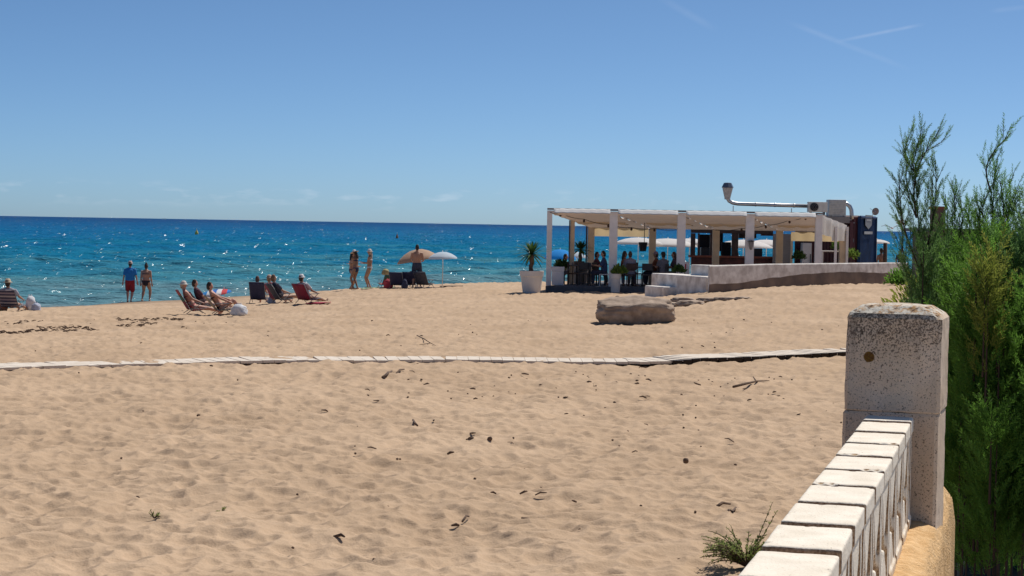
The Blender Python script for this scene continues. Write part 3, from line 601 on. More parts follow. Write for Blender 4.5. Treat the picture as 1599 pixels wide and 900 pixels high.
def stem_shoot(pts, r0, twigs, sprays, lmax, dens, start=.2, spread=.55, tipup=.8, spscale=(.55, 1.0)):
    """side branches and sprays along one stem"""
    n = len(pts); total = sum((Vector(pts[i + 1]) - Vector(pts[i])).length for i in range(n - 1))
    twigs.tube(pts, [max(.0016, r0 * (1 - i / n) + .001) for i in range(n)], 5)
    cnt = int(total * dens)
    for j in range(cnt):
        t = start + (1 - start) * (j + random.random()) / cnt; x = t * (n - 1); i = min(int(x), n - 2); p = Vector(pts[i]).lerp(Vector(pts[i + 1]), x - i)
        ax = (Vector(pts[i + 1]) - Vector(pts[i])).normalized(); a = random.uniform(0, 6.283); side = Vector((math.cos(a), math.sin(a), 0))
        d = (ax * tipup + side * spread + Vector((0, 0, .25))).normalized(); l_ = lmax * (1 - .8 * t) * random.uniform(.45, 1) + .05
        bp = [p, p + d * l_ * .5 + Vector((0, 0, .03 * l_)), p + d * l_ + Vector((0, 0, .18 * l_))]
        twigs.tube(bp, [.0022, .0016, .0008], 3, cap=False)
        m_ = max(2, int(l_ / .028))
        for q in range(m_):
            tt = (q + random.random()) / m_; pp = bp[0].lerp(bp[1], tt * 2) if tt < .5 else bp[1].lerp(bp[2], tt * 2 - 1)
            b = random.uniform(0, 6.283); dd = (d * 1.1 + Vector((math.cos(b), math.sin(b), .35)) * .5).normalized()
            sprays.append((tuple(pp), tuple(dd), random.uniform(*spscale)))
    for j in range(int(total * 34)):
        t = start * .8 + (1 - start * .8) * random.random(); x = t * (n - 1); i = min(int(x), n - 2); p = Vector(pts[i]).lerp(Vector(pts[i + 1]), x - i); ax = (Vector(pts[i + 1]) - Vector(pts[i])).normalized(); b = random.uniform(0, 6.283)
        sprays.append((tuple(p), tuple((ax + Vector((math.cos(b), math.sin(b), 0)) * .4).normalized()), random.uniform(.3, .65)))
def shrub(base, stems, plumes, label, matl, name='feathery_shrub', group='feathery shrubs growing beside the garden wall'):
    base = Vector(base); root = empty(name, base, 0, label, 'shrub', group)
    tw = MB(); sp = []
    for st_ in stems:
        top, bow, r0, lm, de, st = st_[:6]; stem_shoot(curve_pts(st_[6] if len(st_) > 6 else base, top, bow, 12), r0 * .7, tw, sp, lm * 1.15, de * 1.6, st, spscale=(.4, .75))
    for (c, h, rad, nsp) in plumes:          # upright plumes: cone of sprays round a short axis
        c = Vector(c); tw.tube([base.lerp(c, .0) * .5 + c * .5 if False else c - Vector((0, 0, .15)), c + Vector((0, 0, h * .9))], [.006, .0015], 4)
        for _ in range(int(nsp * .8)):
            t = random.random() ** .8; a = random.uniform(0, 6.283); rr = rad * (1 - t) ** .7 * (random.random() ** .45) + .01
            p = c + Vector((math.cos(a) * rr, math.sin(a) * rr, t * h - .03)); d = Vector((math.cos(a) * .55, math.sin(a) * .55, .9)) + Vector((random.gauss(0, .2), random.gauss(0, .2), random.gauss(0, .15)))
            sp.append((tuple(p), tuple(d.normalized()), random.uniform(.6, 1.15)))
    o = tw.build('stems', M['twig']); adopt(o, root)
    V, Fc = place_sprays([a for a, _, _ in sp], [b for _, b, _ in sp], [c for _, _, c in sp])
    o = npmesh('foliage', V, Fc, matl); adopt(o, root)
    return root
def H(px, py, Y): return at(px, py, Y)
GZ = 1.93
def gbase(px, Y): q = at(px, 600, Y); return Vector((q.x, q.y, GZ - .02))
def fill(pxa, pxb, pya, pyb, Ya, Yb, n, h=(.35, .7), rad=(.09, .16), nsp=95):
    r = []
    for _ in range(n):
        r.append((tuple(H(random.uniform(pxa, pxb), random.uniform(pya, pyb), random.uniform(Ya, Yb))), random.uniform(*h), random.uniform(*rad), nsp))
    return r
# stems: (top, bow, radius, side-branch length, branches per metre, leafless share[, start])
A_ = [H(1442, 520, 8.7), H(1436, 420, 8.7), H(1431, 340, 8.7), H(1429, 270, 8.7)]
shrub(gbase(1452, 8.7), [(A_[3], (.03, 0, 0), .012, .17, 15, .45), (H(1405, 276, 8.6), (-.03, 0, 0), .005, .10, 17, .1, A_[1]), (H(1419, 214, 8.7), (-.03, 0, 0), .004, .07, 17, .1, A_[3]), (H(1441, 213, 8.8), (-.03, 0, 0), .004, .07, 17, .1, A_[3]), (H(1463, 209, 8.6), (-.05, 0, 0), .005, .09, 17, .1, A_[2]), (H(1470, 222, 8.8), (-.04, 0, 0), .005, .09, 17, .1, A_[3]), (H(1461, 250, 8.7), (.03, 0, 0), .005, .09, 17, .1, A_[1]), (H(1455, 285, 8.7), (.03, 0, 0), .005, .12, 18, .1, A_[1]), (H(1408, 330, 8.7), (-.03, 0, 0), .005, .12, 18, .1, A_[0]), (H(1416, 250, 8.7), (-.02, 0, 0), .004, .08, 17, .1, A_[2])],
      fill(1438, 1470, 480, 640, 8.4, 9.2, 16, (.2, .42), (.06, .10), 60), 'tall wispy tamarisk rising left of the others, just behind the pillar', M['tam2'], 'tamarisk_shrub')
B_ = [H(1494, 470, 8.9), H(1491, 390, 8.9)]
shrub(gbase(1500, 8.9), [(H(1490, 300, 8.9), (.01, 0, 0), .008, .12, 17, .5), (H(1500, 312, 8.9), (.02, 0, 0), .004, .08, 17, .1, B_[1]), (H(1512, 318, 9.0), (.03, 0, 0), .004, .10, 17, .1, B_[0]), (H(1480, 330, 8.9), (-.02, 0, 0), .004, .10, 17, .1, B_[0]), (H(1524, 336, 9.0), (.03, 0, 0), .004, .08, 14, .1, B_[0])],
      fill(1470, 1535, 470, 680, 8.2, 9.4, 44, (.16, .38), (.06, .12), 70), 'short grey green tamarisk between the two tallest ones', M['tam'], 'tamarisk_shrub')
C_ = [H(1553, 520, 8.3), H(1549, 400, 8.3), H(1548, 300, 8.3)]
shrub(gbase(1556, 8.3), [(H(1554, 262, 8.3), (-.03, 0, 0), .012, .13, 15, .4), (H(1579, 208, 8.3), (-.06, 0, 0), .005, .05, 15, .2, C_[2]), (H(1562, 282, 8.3), (.03, 0, 0), .004, .08, 16, .1, C_[1]), (H(1577, 284, 8.4), (.03, 0, 0), .005, .10, 16, .1, C_[1]), (H(1537, 305, 8.3), (-.02, 0, 0), .005, .10, 17, .1, C_[1]), (H(1530, 325, 8.3), (-.02, 0, 0), .004, .08, 17, .1, C_[0]), (H(1572, 320, 8.3), (.02, 0, 0), .004, .12, 17, .1, C_[0])],
      fill(1518, 1585, 465, 720, 7.6, 8.7, 46, (.16, .38), (.06, .12), 75), 'tall tamarisk with a long bent tip and brown main stem', M['tam'], 'tamarisk_shrub')
D_ = H(1592, 450, 8.6)
shrub(gbase(1600, 8.6), [(H(1584, 318, 8.6), (.01, 0, 0), .008, .10, 17, .5), (H(1606, 330, 8.6), (.02, 0, 0), .005, .1, 17, .1, D_), (H(1597, 330, 8.6), (.01, 0, 0), .004, .09, 17, .1, D_), (H(1571, 352, 8.7), (-.01, 0, 0), .004, .09, 17, .1, D_), (H(1618, 318, 8.7), (.01, 0, 0), .004, .09, 17, .1, D_)],
      fill(1565, 1660, 450, 680, 7.7, 9.4, 50, (.16, .38), (.06, .12), 75), 'tamarisk with thin upright tips at the right edge', M['tam2'], 'tamarisk_shrub')
shrub(gbase(1552, 7.5), [], fill(1535, 1560, 530, 620, 7.3, 7.6, 3, (.3, .45), (.03, .06), 55), 'yellow green feathery sprigs low in front of the hedge', M['tam3'], 'tamarisk_sprig')
shrub(gbase(1510, 7.9), [], fill(1497, 1560, 600, 900, 7.6, 8.4, 50, (.2, .42), (.08, .15), 90), 'dense dark green lower shrub right beside the pillar', M['tam'], 'dense_shrub')
shrub(gbase(1590, 7.6), [], fill(1545, 1680, 560, 900, 7.2, 8.2, 64, (.2, .42), (.08, .15), 90), 'dense dark green shrub filling the lower right corner', M['tam'], 'dense_shrub')
shrub(gbase(1560, 9.6), [], fill(1480, 1720, 495, 900, 9.2, 10.2, 130, (.2, .42), (.10, .18), 90), 'rearmost dense shrub closing the hedge behind the tamarisks', M['tam'], 'dense_shrub')

def leafy_bush(c, r, n, leaf, label, matl, name='leafy_bush', group=None, flat=.8):
    root = empty(name, c, 0, label, 'bush', group); V = []; Fc = []; st = MB(); c = Vector(c)
    for _ in range(n):
        a = random.uniform(0, 6.283); e = math.asin(random.random()); rr = r * random.random() ** .4 * (1 + .25 * math.sin(3 * a + 1))
        p = c + Vector((math.cos(a) * math.cos(e) * rr, math.sin(a) * math.cos(e) * rr, math.sin(e) * rr * flat)); d = (p - c + Vector((random.gauss(0, .3), random.gauss(0, .3), random.gauss(0, .3) + .4)) * r).normalized(); sd = d.cross(Vector((random.random(), random.random(), random.random()))).normalized()
        l_ = leaf * random.uniform(.6, 1.3); k = len(V); V += [tuple(p), tuple(p + d * l_ * .5 + sd * l_ * .22), tuple(p + d * l_), tuple(p + d * l_ * .5 - sd * l_ * .22)]; Fc.append((k, k + 1, k + 2, k + 3))
        if _ % 25 == 0: st.tube([c, c.lerp(p, .5) + Vector((0, 0, .05 * r)), p], [.02 * r, .014 * r, .005 * r], 4)
    adopt(st.build('stems', M['bark']), root); adopt(npmesh('foliage', V, Fc, matl), root); return root
b_ = gY(1432, 15.5); leafy_bush((b_.x, b_.y, b_.z + .35), .28, 1500, .06, 'bright yellow green leafy bush above the pillar top', M['leafb'])
b_ = gY(1470, 16.5); leafy_bush((b_.x + .1, b_.y, b_.z + .2), .6, 2500, .07, 'mid green bush half hidden behind the tamarisks', M['tam3'])
b_ = gY(1412, 66.5); leafy_bush((b_.x, b_.y, b_.z), .62, 1300, .13, 'dull green low bush at the far end of the whitewashed wall', M['tam'])
for i, (a, Y, r, lb) in enumerate(((1500, 38, 1.5, 'dune bush in front of the flat roofed house'), (1560, 33, 1.7, 'broad dune bush behind the tall tamarisk'), (1625, 30, 2.2, 'large dune bush at the right edge of the view'), (1590, 48, 1.9, 'farther dune bush on the rise at the right'))):
    b_ = gY(a, Y); leafy_bush(tuple(b_), r, 5200, .16, lb, M['tam3'] if i == 0 else M['tam'], 'dune_bush', 'bushes on the dune at the right')

# ------------------------------------------------------------------ rocks
from mathutils import noise as mnoise
def rock(c, dim, rz, seed, name, label, cat='rock', group=None, boxy=.55, sub=5, amp=.12, tilt=0):
    bm = bmesh.new(); bmesh.ops.create_cube(bm, size=2)
    bmesh.ops.subdivide_edges(bm, edges=bm.edges[:], cuts=2 ** sub // 2, use_grid_fill=True)
    for v in bm.verts:
        n_ = v.co.normalized(); p = n_.lerp(v.co * .82, boxy); k = mnoise.fractal(p * 1.4 + Vector((seed, 0, 0)), 1, 2.2, 5) * amp + mnoise.fractal(p * 5 + Vector((seed, 3, 0)), 1, 2.2, 3) * amp * (.45 if name == 'boulder' else .22)
        p = p * (1 + k)
        if name == 'boulder': p.z *= 1 + (.30 * p.y + .06 * p.x if p.z > 0 else 0); p.y *= 1 + .16 * p.z; p.x *= 1 + .10 * p.z * (1 if p.x < 0 else -.6); p.z *= 1 - .16 * max(0, p.x) ** 2; p.x = min(p.x, .93) + .0
        v.co = Vector((p.x * dim[0] / 2, p.y * dim[1] / 2, p.z * dim[2] / 2))
    me = bpy.data.meshes.new(name); bm.to_mesh(me); bm.free(); o = link(name, me, M['rock'], smooth=True); o.location = c; o.rotation_euler = (0, tilt, rz); return tag(o, label, cat, group)
b_ = G(994, 506); rock((b_.x, b_.y + .45, b_.z + .24), (2.12, 1.0, .84), .06, 4.2, 'boulder', 'long flat topped sandstone boulder on the sand before the bar', boxy=.50, amp=.16, tilt=-.05)
lbl = ['flat rock slab just behind the big boulder', 'half buried brown rock right of the boulder', 'low stone in the middle of the buried row', 'small stone near the wall in the buried row', 'thin rock ledge at the far end of the buried row', 'last sliver of stone beside the sand mound']
for i, (a, b, l_, h_) in enumerate(((1045, 478, .9, .22), (1078, 476, .9, .24), (1066, 470, .8, .2), (1106, 470, .7, .16), (1134, 468, .8, .12), (1160, 467, .5, .1))):
    q = G(a, b); rock((q.x, q.y, q.z + .03), (l_, .55, h_), random.uniform(-.2, .2), 10 + i, 'rock', lbl[i], group='half buried rocks beside the boulder', sub=4, amp=.3, boxy=.4)
q = G(964, 467); rock((q.x, q.y, q.z + .05), (.16, .14, .16), 0, 31, 'stone', 'small dark stone behind the boulder near the deck', sub=3, boxy=.15)
q = G(765, 687); o = rock((q.x, q.y, q.z + .015), (.055, .045, .05), 0, 33, 'pebble', 'dark brown pebble alone in the middle of the sand', 'pebble', sub=3, boxy=.08); o.data.materials[0] = M['bark']
q = G(1071, 722); o = rock((q.x, q.y, q.z + .018), (.06, .055, .06), 0, 35, 'pebble', 'largest dark pebble left of the garden wall', 'pebble', sub=3, boxy=.08); o.data.materials[0] = M['bark']

# ------------------------------------------------------------------ litter on the sand
def litter(name, items, m, label):
    mb = MB()
    for (x, y, l_, r_) in items:
        z = gh(x, y); a = random.uniform(-.5, .5) + (math.pi if random.random() < .5 else 0)
        p0 = Vector((x, y, z + r_ * .8)); p1 = p0 + Vector((math.cos(a) * l_, math.sin(a) * l_, random.uniform(0, .35) * l_)); md = p0.lerp(p1, .5) + Vector((random.gauss(0, .12), random.gauss(0, .12), random.uniform(0, .2))) * l_
        mb.tube([p0, md, p1], [r_ * .7, r_, r_ * .5], 5)
    return tag(mb.build(name, m), label, 'debris', kind='stuff')
it = []
for _ in range(210):
    px, py = random.uniform(-40, 1330), 500 + 400 * random.random() ** 1.6
    if py > 600 and px < 500 and random.random() < .75: continue
    q = G(px, py); sc_ = random.random() ** 2.5; it.append((q.x, q.y, (.014 + .07 * sc_ ** 2) * (1 + q.y / 60), (.004 + .007 * random.random()) * (1 + q.y / 60)))
for _ in range(80):
    px, py = random.uniform(560, 1290), random.gauss(605, 22)
    if py < 585: continue
    q = G(px, py); it.append((q.x, q.y, .02 + .10 * random.random() ** 3, .006 + .010 * random.random()))
litter('beach_litter', it, M['bark'], 'dark bits of bark, twigs and dried seaweed scattered over the sand')
it = []
for (a0, b0, a1, b1, n) in ((-20, 521, 150, 515, 150), (180, 501, 290, 498, 80), (190, 509, 240, 507, 40), (-10, 505, 60, 504, 20), (60, 514, 140, 512, 45)):
    for _ in range(n):
        t = random.random(); q = G(a0 + (a1 - a0) * t + random.gauss(0, 3), b0 + (b1 - b0) * t + random.gauss(0, .9) + 1.3 * math.sin(t * 11 + a0)); it.append((q.x, q.y, random.uniform(.04, .14), random.uniform(.008, .017)))
litter('seaweed', it, M['bark'], 'brown line of dried seaweed left by the tide')
def branch(pts, r, label, name='branch', extra=()):
    P_ = [G(a, b) for a, b in pts]; P_ = [p + Vector((0, 0, r + .01 + (.02 if 0 < i < len(P_) - 1 else 0))) for i, p in enumerate(P_)]
    mb = MB(); mb.tube(P_, [r * (.6 + .4 * math.sin(1 + i)) for i in range(len(P_))], 6)
    for e in extra:
        E = [G(a, b) + Vector((0, 0, .03 * (i + 1))) for i, (a, b) in enumerate(e)]; mb.tube(E, [r * .7, r * .4, r * .2][:len(E)], 5)
    tag(mb.build(name, M['bark'], smooth=True), label, 'branch')
branch([(1145, 607), (1165, 604), (1182, 600), (1201, 597)], .02, 'long thin driftwood stick on the sand below the boardwalk', extra=[[(1182, 600), (1176, 594)]])
branch([(651, 525), (662, 532), (671, 538), (680, 541)], .012, 'pale thin forked twig just beyond the boardwalk', extra=[[(671, 538), (655, 543)]])
branch([(597, 592), (606, 588), (612, 582)], .019, 'dark knotted stick left of the two below the boardwalk', extra=[[(600, 590), (606, 586)]])
branch([(618, 587), (624, 582), (631, 579)], .017, 'dark knotted stick right of the two below the boardwalk')
branch([(645, 659), (648, 667), (652, 668)], .016, 'small hooked twig standing out of the sand')
branch([(722, 818), (728, 813), (732, 810)], .010, 'short straight stick lying low in the sand')
branch([(1118, 796), (1128, 793), (1140, 791)], .014, 'brown stick left of the garden wall')
branch([(1138, 801), (1143, 808), (1149, 797)], .014, 'crooked bark piece beside the brown stick')

# ------------------------------------------------------------------ weeds on the sand
def weed(base, specs, label, scale=1.0, matl=None, name='weed'):
    base = Vector(base); root = empty(name, base, 0, label, 'plant'); tw = MB(); V = []; Fc = []
    for (dx, dy, dz, droop) in specs:
        p1 = base + Vector((dx, dy, dz)) * scale; pts = [base.lerp(p1, i / 7) + Vector((0, 0, droop * math.sin(math.pi * i / 7) * scale)) for i in range(8)]
        tw.tube(pts, [.004 * scale * (1 - i / 9) + .001 for i in range(8)], 4)
        ln = (p1 - base).length
        for j in range(int(ln / scale * 95) + 4):
            t = .15 + .85 * random.random(); x = t * 7; i = min(int(x), 6); p = pts[i].lerp(pts[i + 1], x - i); d = ((pts[i + 1] - pts[i]).normalized() * .7 + Vector((random.gauss(0, .6), random.gauss(0, .6), random.gauss(.2, .5)))).normalized(); sd = d.cross(Vector((random.random(), random.random(), 1))).normalized()
            l_ = random.uniform(.018, .038) * scale * (1.3 - .6 * t); k = len(V); V += [tuple(p), tuple(p + d * l_ * .5 + sd * l_ * .2), tuple(p + d * l_), tuple(p + d * l_ * .5 - sd * l_ * .2)]; Fc.append((k, k + 1, k + 2, k + 3))
    adopt(tw.build('stems', M['twig']), root); adopt(npmesh('leaves', V, Fc, matl or M['leafw']), root)
M['leafw'] = leaf_mat('weed_green', (.14, .20, .05), (.34, .38, .14), .4, 20)
q = G(1165, 893) + Vector((0, 0, .035))
weed(q, [(random.uniform(-.32, .2), random.uniform(-.2, .3), random.uniform(.04, .18), random.uniform(.02, .06)) for _ in range(64)] + [(-.25, .15, .22, .06), (-.12, .2, .24, .05), (-.1, .1, .27, .0), (.1, .0, .2, .02), (.02, .05, .24, .02), (.2, .2, .42, 0), (.22, .15, .36, 0), (.15, .1, .25, 0)], 'sprawling green weed on the sand beside the garden wall')
q = G(241, 813) + Vector((0, 0, .02)); weed(q, [(-.04, 0, .04, 0), (.04, .01, .05, 0), (-.03, -.02, .07, 0), (.05, 0, .01, .01)], 'tiny green sprout alone in the left sand')
q = G(346, 805) + Vector((0, 0, .02)); weed(q, [(-.05, 0, .02, 0), (.03, .01, .04, 0), (.02, -.02, .05, 0)], 'tiny pale sprout in the left foreground', .9)

# ------------------------------------------------------------------ whitewashed wall in front of the bar
def wall_run(name, pts, thick, label):
    """pts: (px, Y, z_top, z_split, z_bottom)"""
    root = empty(name, gY(pts[0][0], pts[0][1]), 0, label, 'wall')
    P_ = []
    for px, Y, zt, zs, zb in pts: P_.append((Vector(((px - 800) / F * Y, Y, 0)), zt, zs, zb))
    N = 60; L_ = np.linspace(0, len(P_) - 1, N); up, lw = [], []
    for x in L_:
        i = min(int(x), len(P_) - 2); a = x - i; c = P_[i][0].lerp(P_[i + 1][0], a); zt, zs, zb = [P_[i][k] * (1 - a) + P_[i + 1][k] * a for k in (1, 2, 3)]
        j = .02 * mnoise.noise(Vector((x * 3, 0, 0))); jz = .035 * mnoise.fractal(Vector((x * 2.2, 5, 0)), 1, 2, 3)
        y0, y1 = Vector((0, j, 0)), Vector((0, thick + j, 0))
        up.append([c + y0 + Vector((0, 0, zs + jz)), c + y0 + Vector((0, 0, zt - .03)), c + y0 + Vector((0, .03, zt))] + [c + y1 + Vector((0, -.03, zt)), c + y1 + Vector((0, 0, zt - .03)), c + y1 + Vector((0, 0, zs - .5))])
        lw.append([c + y0 + Vector((0, .012, zb - .5)), c + y0 + Vector((0, .012, zs + jz + .02))])
    mb = MB(); mb.sheet(up); mb.add(up[0], [(0, 1, 2, 3, 4, 5)]); mb.add(up[-1], [(0, 1, 2, 3, 4, 5)])
    adopt(mb.build('whitewashed_face', M['concrete'], smooth=False), root)
    mb = MB(); mb.sheet(lw); adopt(mb.build('bare_foot', M['concrete_foot']), root); return root
zt = lambda px, py, Y: at(px, py, Y).z
wp = []
for px, Y, t, s_, b in ((1108, 62.3, 414.5, 444, 459), (1150, 63.3, 413.5, 442, 452), (1200, 64.6, 412, 435, 446), (1250, 65.8, 411.5, 428, 441.5), (1300, 67.2, 411, 425, 441), (1350, 69, 410.5, 425, 441), (1385, 70.5, 410, 426, 441), (1418, 72, 410, 430, 441)):
    wp.append((px, Y, zt(px, t, Y), zt(px, s_, Y), zt(px, b, Y)))
wall_run('whitewashed_wall', wp, .45, 'long low whitewashed wall with bare brown foot running before the bar')
def bench(pa, pb, Ya, Yb, yt, yb, thick, label, name):
    root = empty(name, gY(pa, Ya), 0, label, 'wall')
    A = Vector(((pa - 800) / F * Ya, Ya, 0)); B = Vector(((pb - 800) / F * Yb, Yb, 0)); z1 = (zt(pa, yt, Ya) + zt(pb, yt - 1, Yb)) / 2; z0 = zt(pa, yb, Ya) - .4
    ang = math.atan2(B.y - A.y, B.x - A.x); ln = (B - A).length; c = (A + B) / 2 + Vector((-math.sin(ang), math.cos(ang), 0)) * thick / 2
    mb = MB(); mb.box((c.x, c.y, (z0 + z1) / 2), (ln, thick, z1 - z0), ang); o = mb.build('block', M['concrete'], bevel=.04); adopt(o, root)
bench(1017, 1103, 67.0, 63.2, 429.5, 459, .9, 'low whitewashed bench wall left of the long wall', 'bench_wall')
bench(1007, 1036, 66.2, 65.0, 447, 461, .8, 'small concrete step block at the foot of the bench wall', 'concrete_step')
bench(1078, 1110, 65.2, 64.4, 414, 430, .5, 'short raised wall stub joining the bench wall to the long wall', 'wall_stub')

# ------------------------------------------------------------------ the pergola
YF, YB = 72.0, 76.9
DK = zt(1000, 449.5, 71)             # deck top
def fx(px, Y): return (px - 800) / F * Y
FR = [857, 957, 1063, 1170, 1277.5]; BK = [922, 1018, 1117, 1216, 1315]
zF = zt(860, 326, YF); zBk = 3.60
perg = empty('pergola', (fx(1060, YF), YF, gh(fx(1060, YF), YF)), 0, 'white beach bar pergola with cream canvas roof facing the sand', 'pergola')
dv = Vector((fx(922, YB) - fx(857, YF), YB - YF, 0))
mb = MB(); A = Vector((fx(852, YF), YF - .25, 0)); B = Vector((fx(1286, YF), YF - .25, 0))
mb.prism([(A.x, A.y), (B.x, B.y), (B.x + dv.x * 2.3, B.y + dv.y * 2.3), (A.x + dv.x * 2.3, A.y + dv.y * 2.3)], DK - .55, DK, lambda u, v, w_: Vector((u, v, w_)))
adopt(mb.build('deck', M['deck'], bevel=.01), perg)
wd = [.20, .31, .32, .33, .27]
for px, q in zip(FR, wd):
    mb = MB(); x = fx(px, YF); h = zF - .07 - DK; mb.box((x, YF + .1, DK + h / 2), (q, .2, h)); o = mb.build('post', M['white'], bevel=.01); adopt(o, perg)
for px in BK:
    mb = MB(); x = fx(px, YB); h = zBk - DK; mb.box((x, YB, DK + h / 2), (.28, .2, h)); o = mb.build('post', M['beige'], bevel=.01); adopt(o, perg)
x = (fx(857, YF) + fx(922, YB)) / 2; mb = MB(); mb.box((x + .06, (YF + YB) / 2, (DK + zF - .42) / 2), (.17, .2, zF - .42 - DK)); adopt(mb.build('post', M['beige'], bevel=.01), perg)
mb = MB(); mb.box((x - .06, (YF + YB) / 2 - .1, (DK + zF - .42) / 2), (.05, .06, zF - .42 - DK)); adopt(mb.build('post_edge_strip', M['brown']), perg)  # dark brown strip along the left edge of the middle post
xb = fx(922, YB); mb = MB(); mb.box((xb - .19, YB - .1, (DK + zBk) / 2), (.06, .06, zBk - DK)); adopt(mb.build('post_edge_strip', M['brown']), perg)  # same dark strip on the left edge of the first back post
# beams
x0, x1 = fx(853, YF), fx(1283, YF)
mb = MB(); mb.box(((x0 + x1) / 2, YF + .1, zF), (x1 - x0, .26, .07)); adopt(mb.build('front_rail', M['grey'], bevel=.005), perg)
mb = MB(); mb.box(((x0 + x1) / 2, YF + .02, zF - .11), (x1 - x0, .05, .10)); adopt(mb.build('fascia_board', M['white'], bevel=.004), perg)
xb0, xb1 = fx(915, YB), fx(1320, YB)
mb = MB(); mb.box(((xb0 + xb1) / 2, YB, zBk - .02), (xb1 - xb0, .16, .10)); adopt(mb.build('back_beam', M['white']), perg)
for a, b in zip(FR, BK):
    A = Vector((fx(a, YF), YF + .15, zF - .10)); B = Vector((fx(b, YB), YB, zBk - .03)); mb = MB(); mb.tube([A, B], .05, 4); adopt(mb.build('rafter', M['white']), perg)
# canvas roof: one sheet per bay, sagging in folds between cross wires; a sunlit front roll hangs at the edge
for i in range(4):
    rows = []
    for v in np.linspace(0, 1, 49):
        zr = (zF - .07) * (1 - v) + (zBk + .02) * v; fold = -.075 * abs(math.sin(math.pi * v * 6)) ; row = []
        for u_ in np.linspace(0.02, .98, 13):
            xa = fx(FR[i] + (FR[i + 1] - FR[i]) * u_, YF); xc = fx(BK[i] + (BK[i + 1] - BK[i]) * u_, YB); row.append((xa * (1 - v) + xc * v, YF + .06 + (YB - YF - .06) * v, zr + fold * (1 + .35 * math.sin(u_ * 6 + i * 2 + v * 9)) - .03))
        rows.append(row)
    o = MB().sheet(rows).build('canopy', M['canvas'], smooth=True); adopt(o, perg)
    rows = []
    for v in np.linspace(0, 1, 5): rows.append([(fx(FR[i] + (FR[i + 1] - FR[i]) * u_, YF) , YF - .05 - .24 * v, zF + .02 - .17 * v + .008 * math.sin(u_ * 40)) for u_ in np.linspace(.06, .94, 22)])
    o = MB().sheet(rows).build('canvas_valance', M['white_umb'], smooth=True, solid=.006); adopt(o, perg)
def drop(pa, pb, ya, yb, Y, m=None):
    rows = [[(fx(pa + (pb - pa) * u_, Y), Y + .02 * math.sin(u_ * 20), zt(pa, ya, Y) * (1 - v) + zt(pa, yb, Y) * v) for u_ in np.linspace(0, 1, 20)] for v in (0, .5, 1)]
    adopt(MB().sheet(rows).build('canvas_blind', m or M['yellow_canvas'], smooth=True), perg)
M['daylight_tint'] = cloth_mat('daylight_tint_canvas', (.90, .78, .60), .75)
for i in range(4):      # added paler sheets standing in for daylight between the canvas sheets
    rows = []
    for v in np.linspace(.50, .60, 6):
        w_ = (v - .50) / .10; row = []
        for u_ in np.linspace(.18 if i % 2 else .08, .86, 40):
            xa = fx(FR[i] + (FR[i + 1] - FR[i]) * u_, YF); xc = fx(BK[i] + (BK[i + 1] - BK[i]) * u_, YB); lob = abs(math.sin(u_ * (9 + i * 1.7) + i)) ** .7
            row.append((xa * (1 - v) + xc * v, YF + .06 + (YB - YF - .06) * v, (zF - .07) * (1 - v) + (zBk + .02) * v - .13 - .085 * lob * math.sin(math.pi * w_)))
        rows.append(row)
    adopt(MB().sheet(rows).build('daylight_patch', M['daylight_tint'], smooth=True), perg)
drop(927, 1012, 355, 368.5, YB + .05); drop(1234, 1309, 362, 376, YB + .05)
# side curtain on the right, from front corner to back corner
rows = []
for v in (0, .25, .5, .75, 1):
    r_ = []
    for u_ in np.linspace(0, 1, 30):
        A = Vector((fx(1283, YF), YF + .2, zF - .06)); B = Vector((fx(1321, YB), YB, zBk + .22)); q = A.lerp(B, u_); zb_ = zt(1285, 366 if u_ < .38 else 376, YF) * (1 - u_) + zt(1320, 376, YB) * u_
        r_.append((q.x + .03 * math.sin(u_ * 25), q.y, q.z * (1 - v) + zb_ * v))
    rows.append(r_)
adopt(MB().sheet(rows).build('side_curtain', M['side_canvas'], smooth=True), perg)
for u_ in (.5, .97):
    A = Vector((fx(1283, YF), YF + .2, 0)).lerp(Vector((fx(1321, YB), YB, 0)), u_); mb = MB(); mb.box((A.x + .05, A.y, (DK + 3.75) / 2), (.10, .10, 3.75 - DK)); adopt(mb.build('post', M['white']), perg)
# string of bulbs under the canopy
def string(pts, label):
    P_ = [at(*p) for p in pts]; root = empty('string_lights', P_[0], 0, label, 'string lights'); mb = MB(); full = []
    for i in range(len(P_) - 1): full += [P_[i].lerp(P_[i + 1], t) - Vector((0, 0, .05 * math.sin(math.pi * t))) for t in (0, .25, .5, .75)]
    mb.tube(full + [P_[-1]], .012, 5); adopt(mb.build('cord', M['dark']), root)
    for p in P_[1:-1]: mb = MB(); mb.sph(p - Vector((0, 0, .07)), (.05, .05, .065), 8); adopt(mb.build('bulb', M['brown'], smooth=True), root)
string([(859, 331, 71.9), (875, 333, 72.4), (912, 342, 73.4), (950, 350, 74.4), (986, 355, 75.4), (1022, 356.5, 76.2), (1063, 358, 76.6)], 'left string of bulbs sagging under the pergola canopy')
string([(1117, 359, 76.6), (1158, 356.5, 75.6), (1196, 351.5, 74.6), (1233, 343.5, 73.4), (1258, 338, 72.6), (1277, 334, 71.9)], 'right string of bulbs sagging under the pergola canopy')
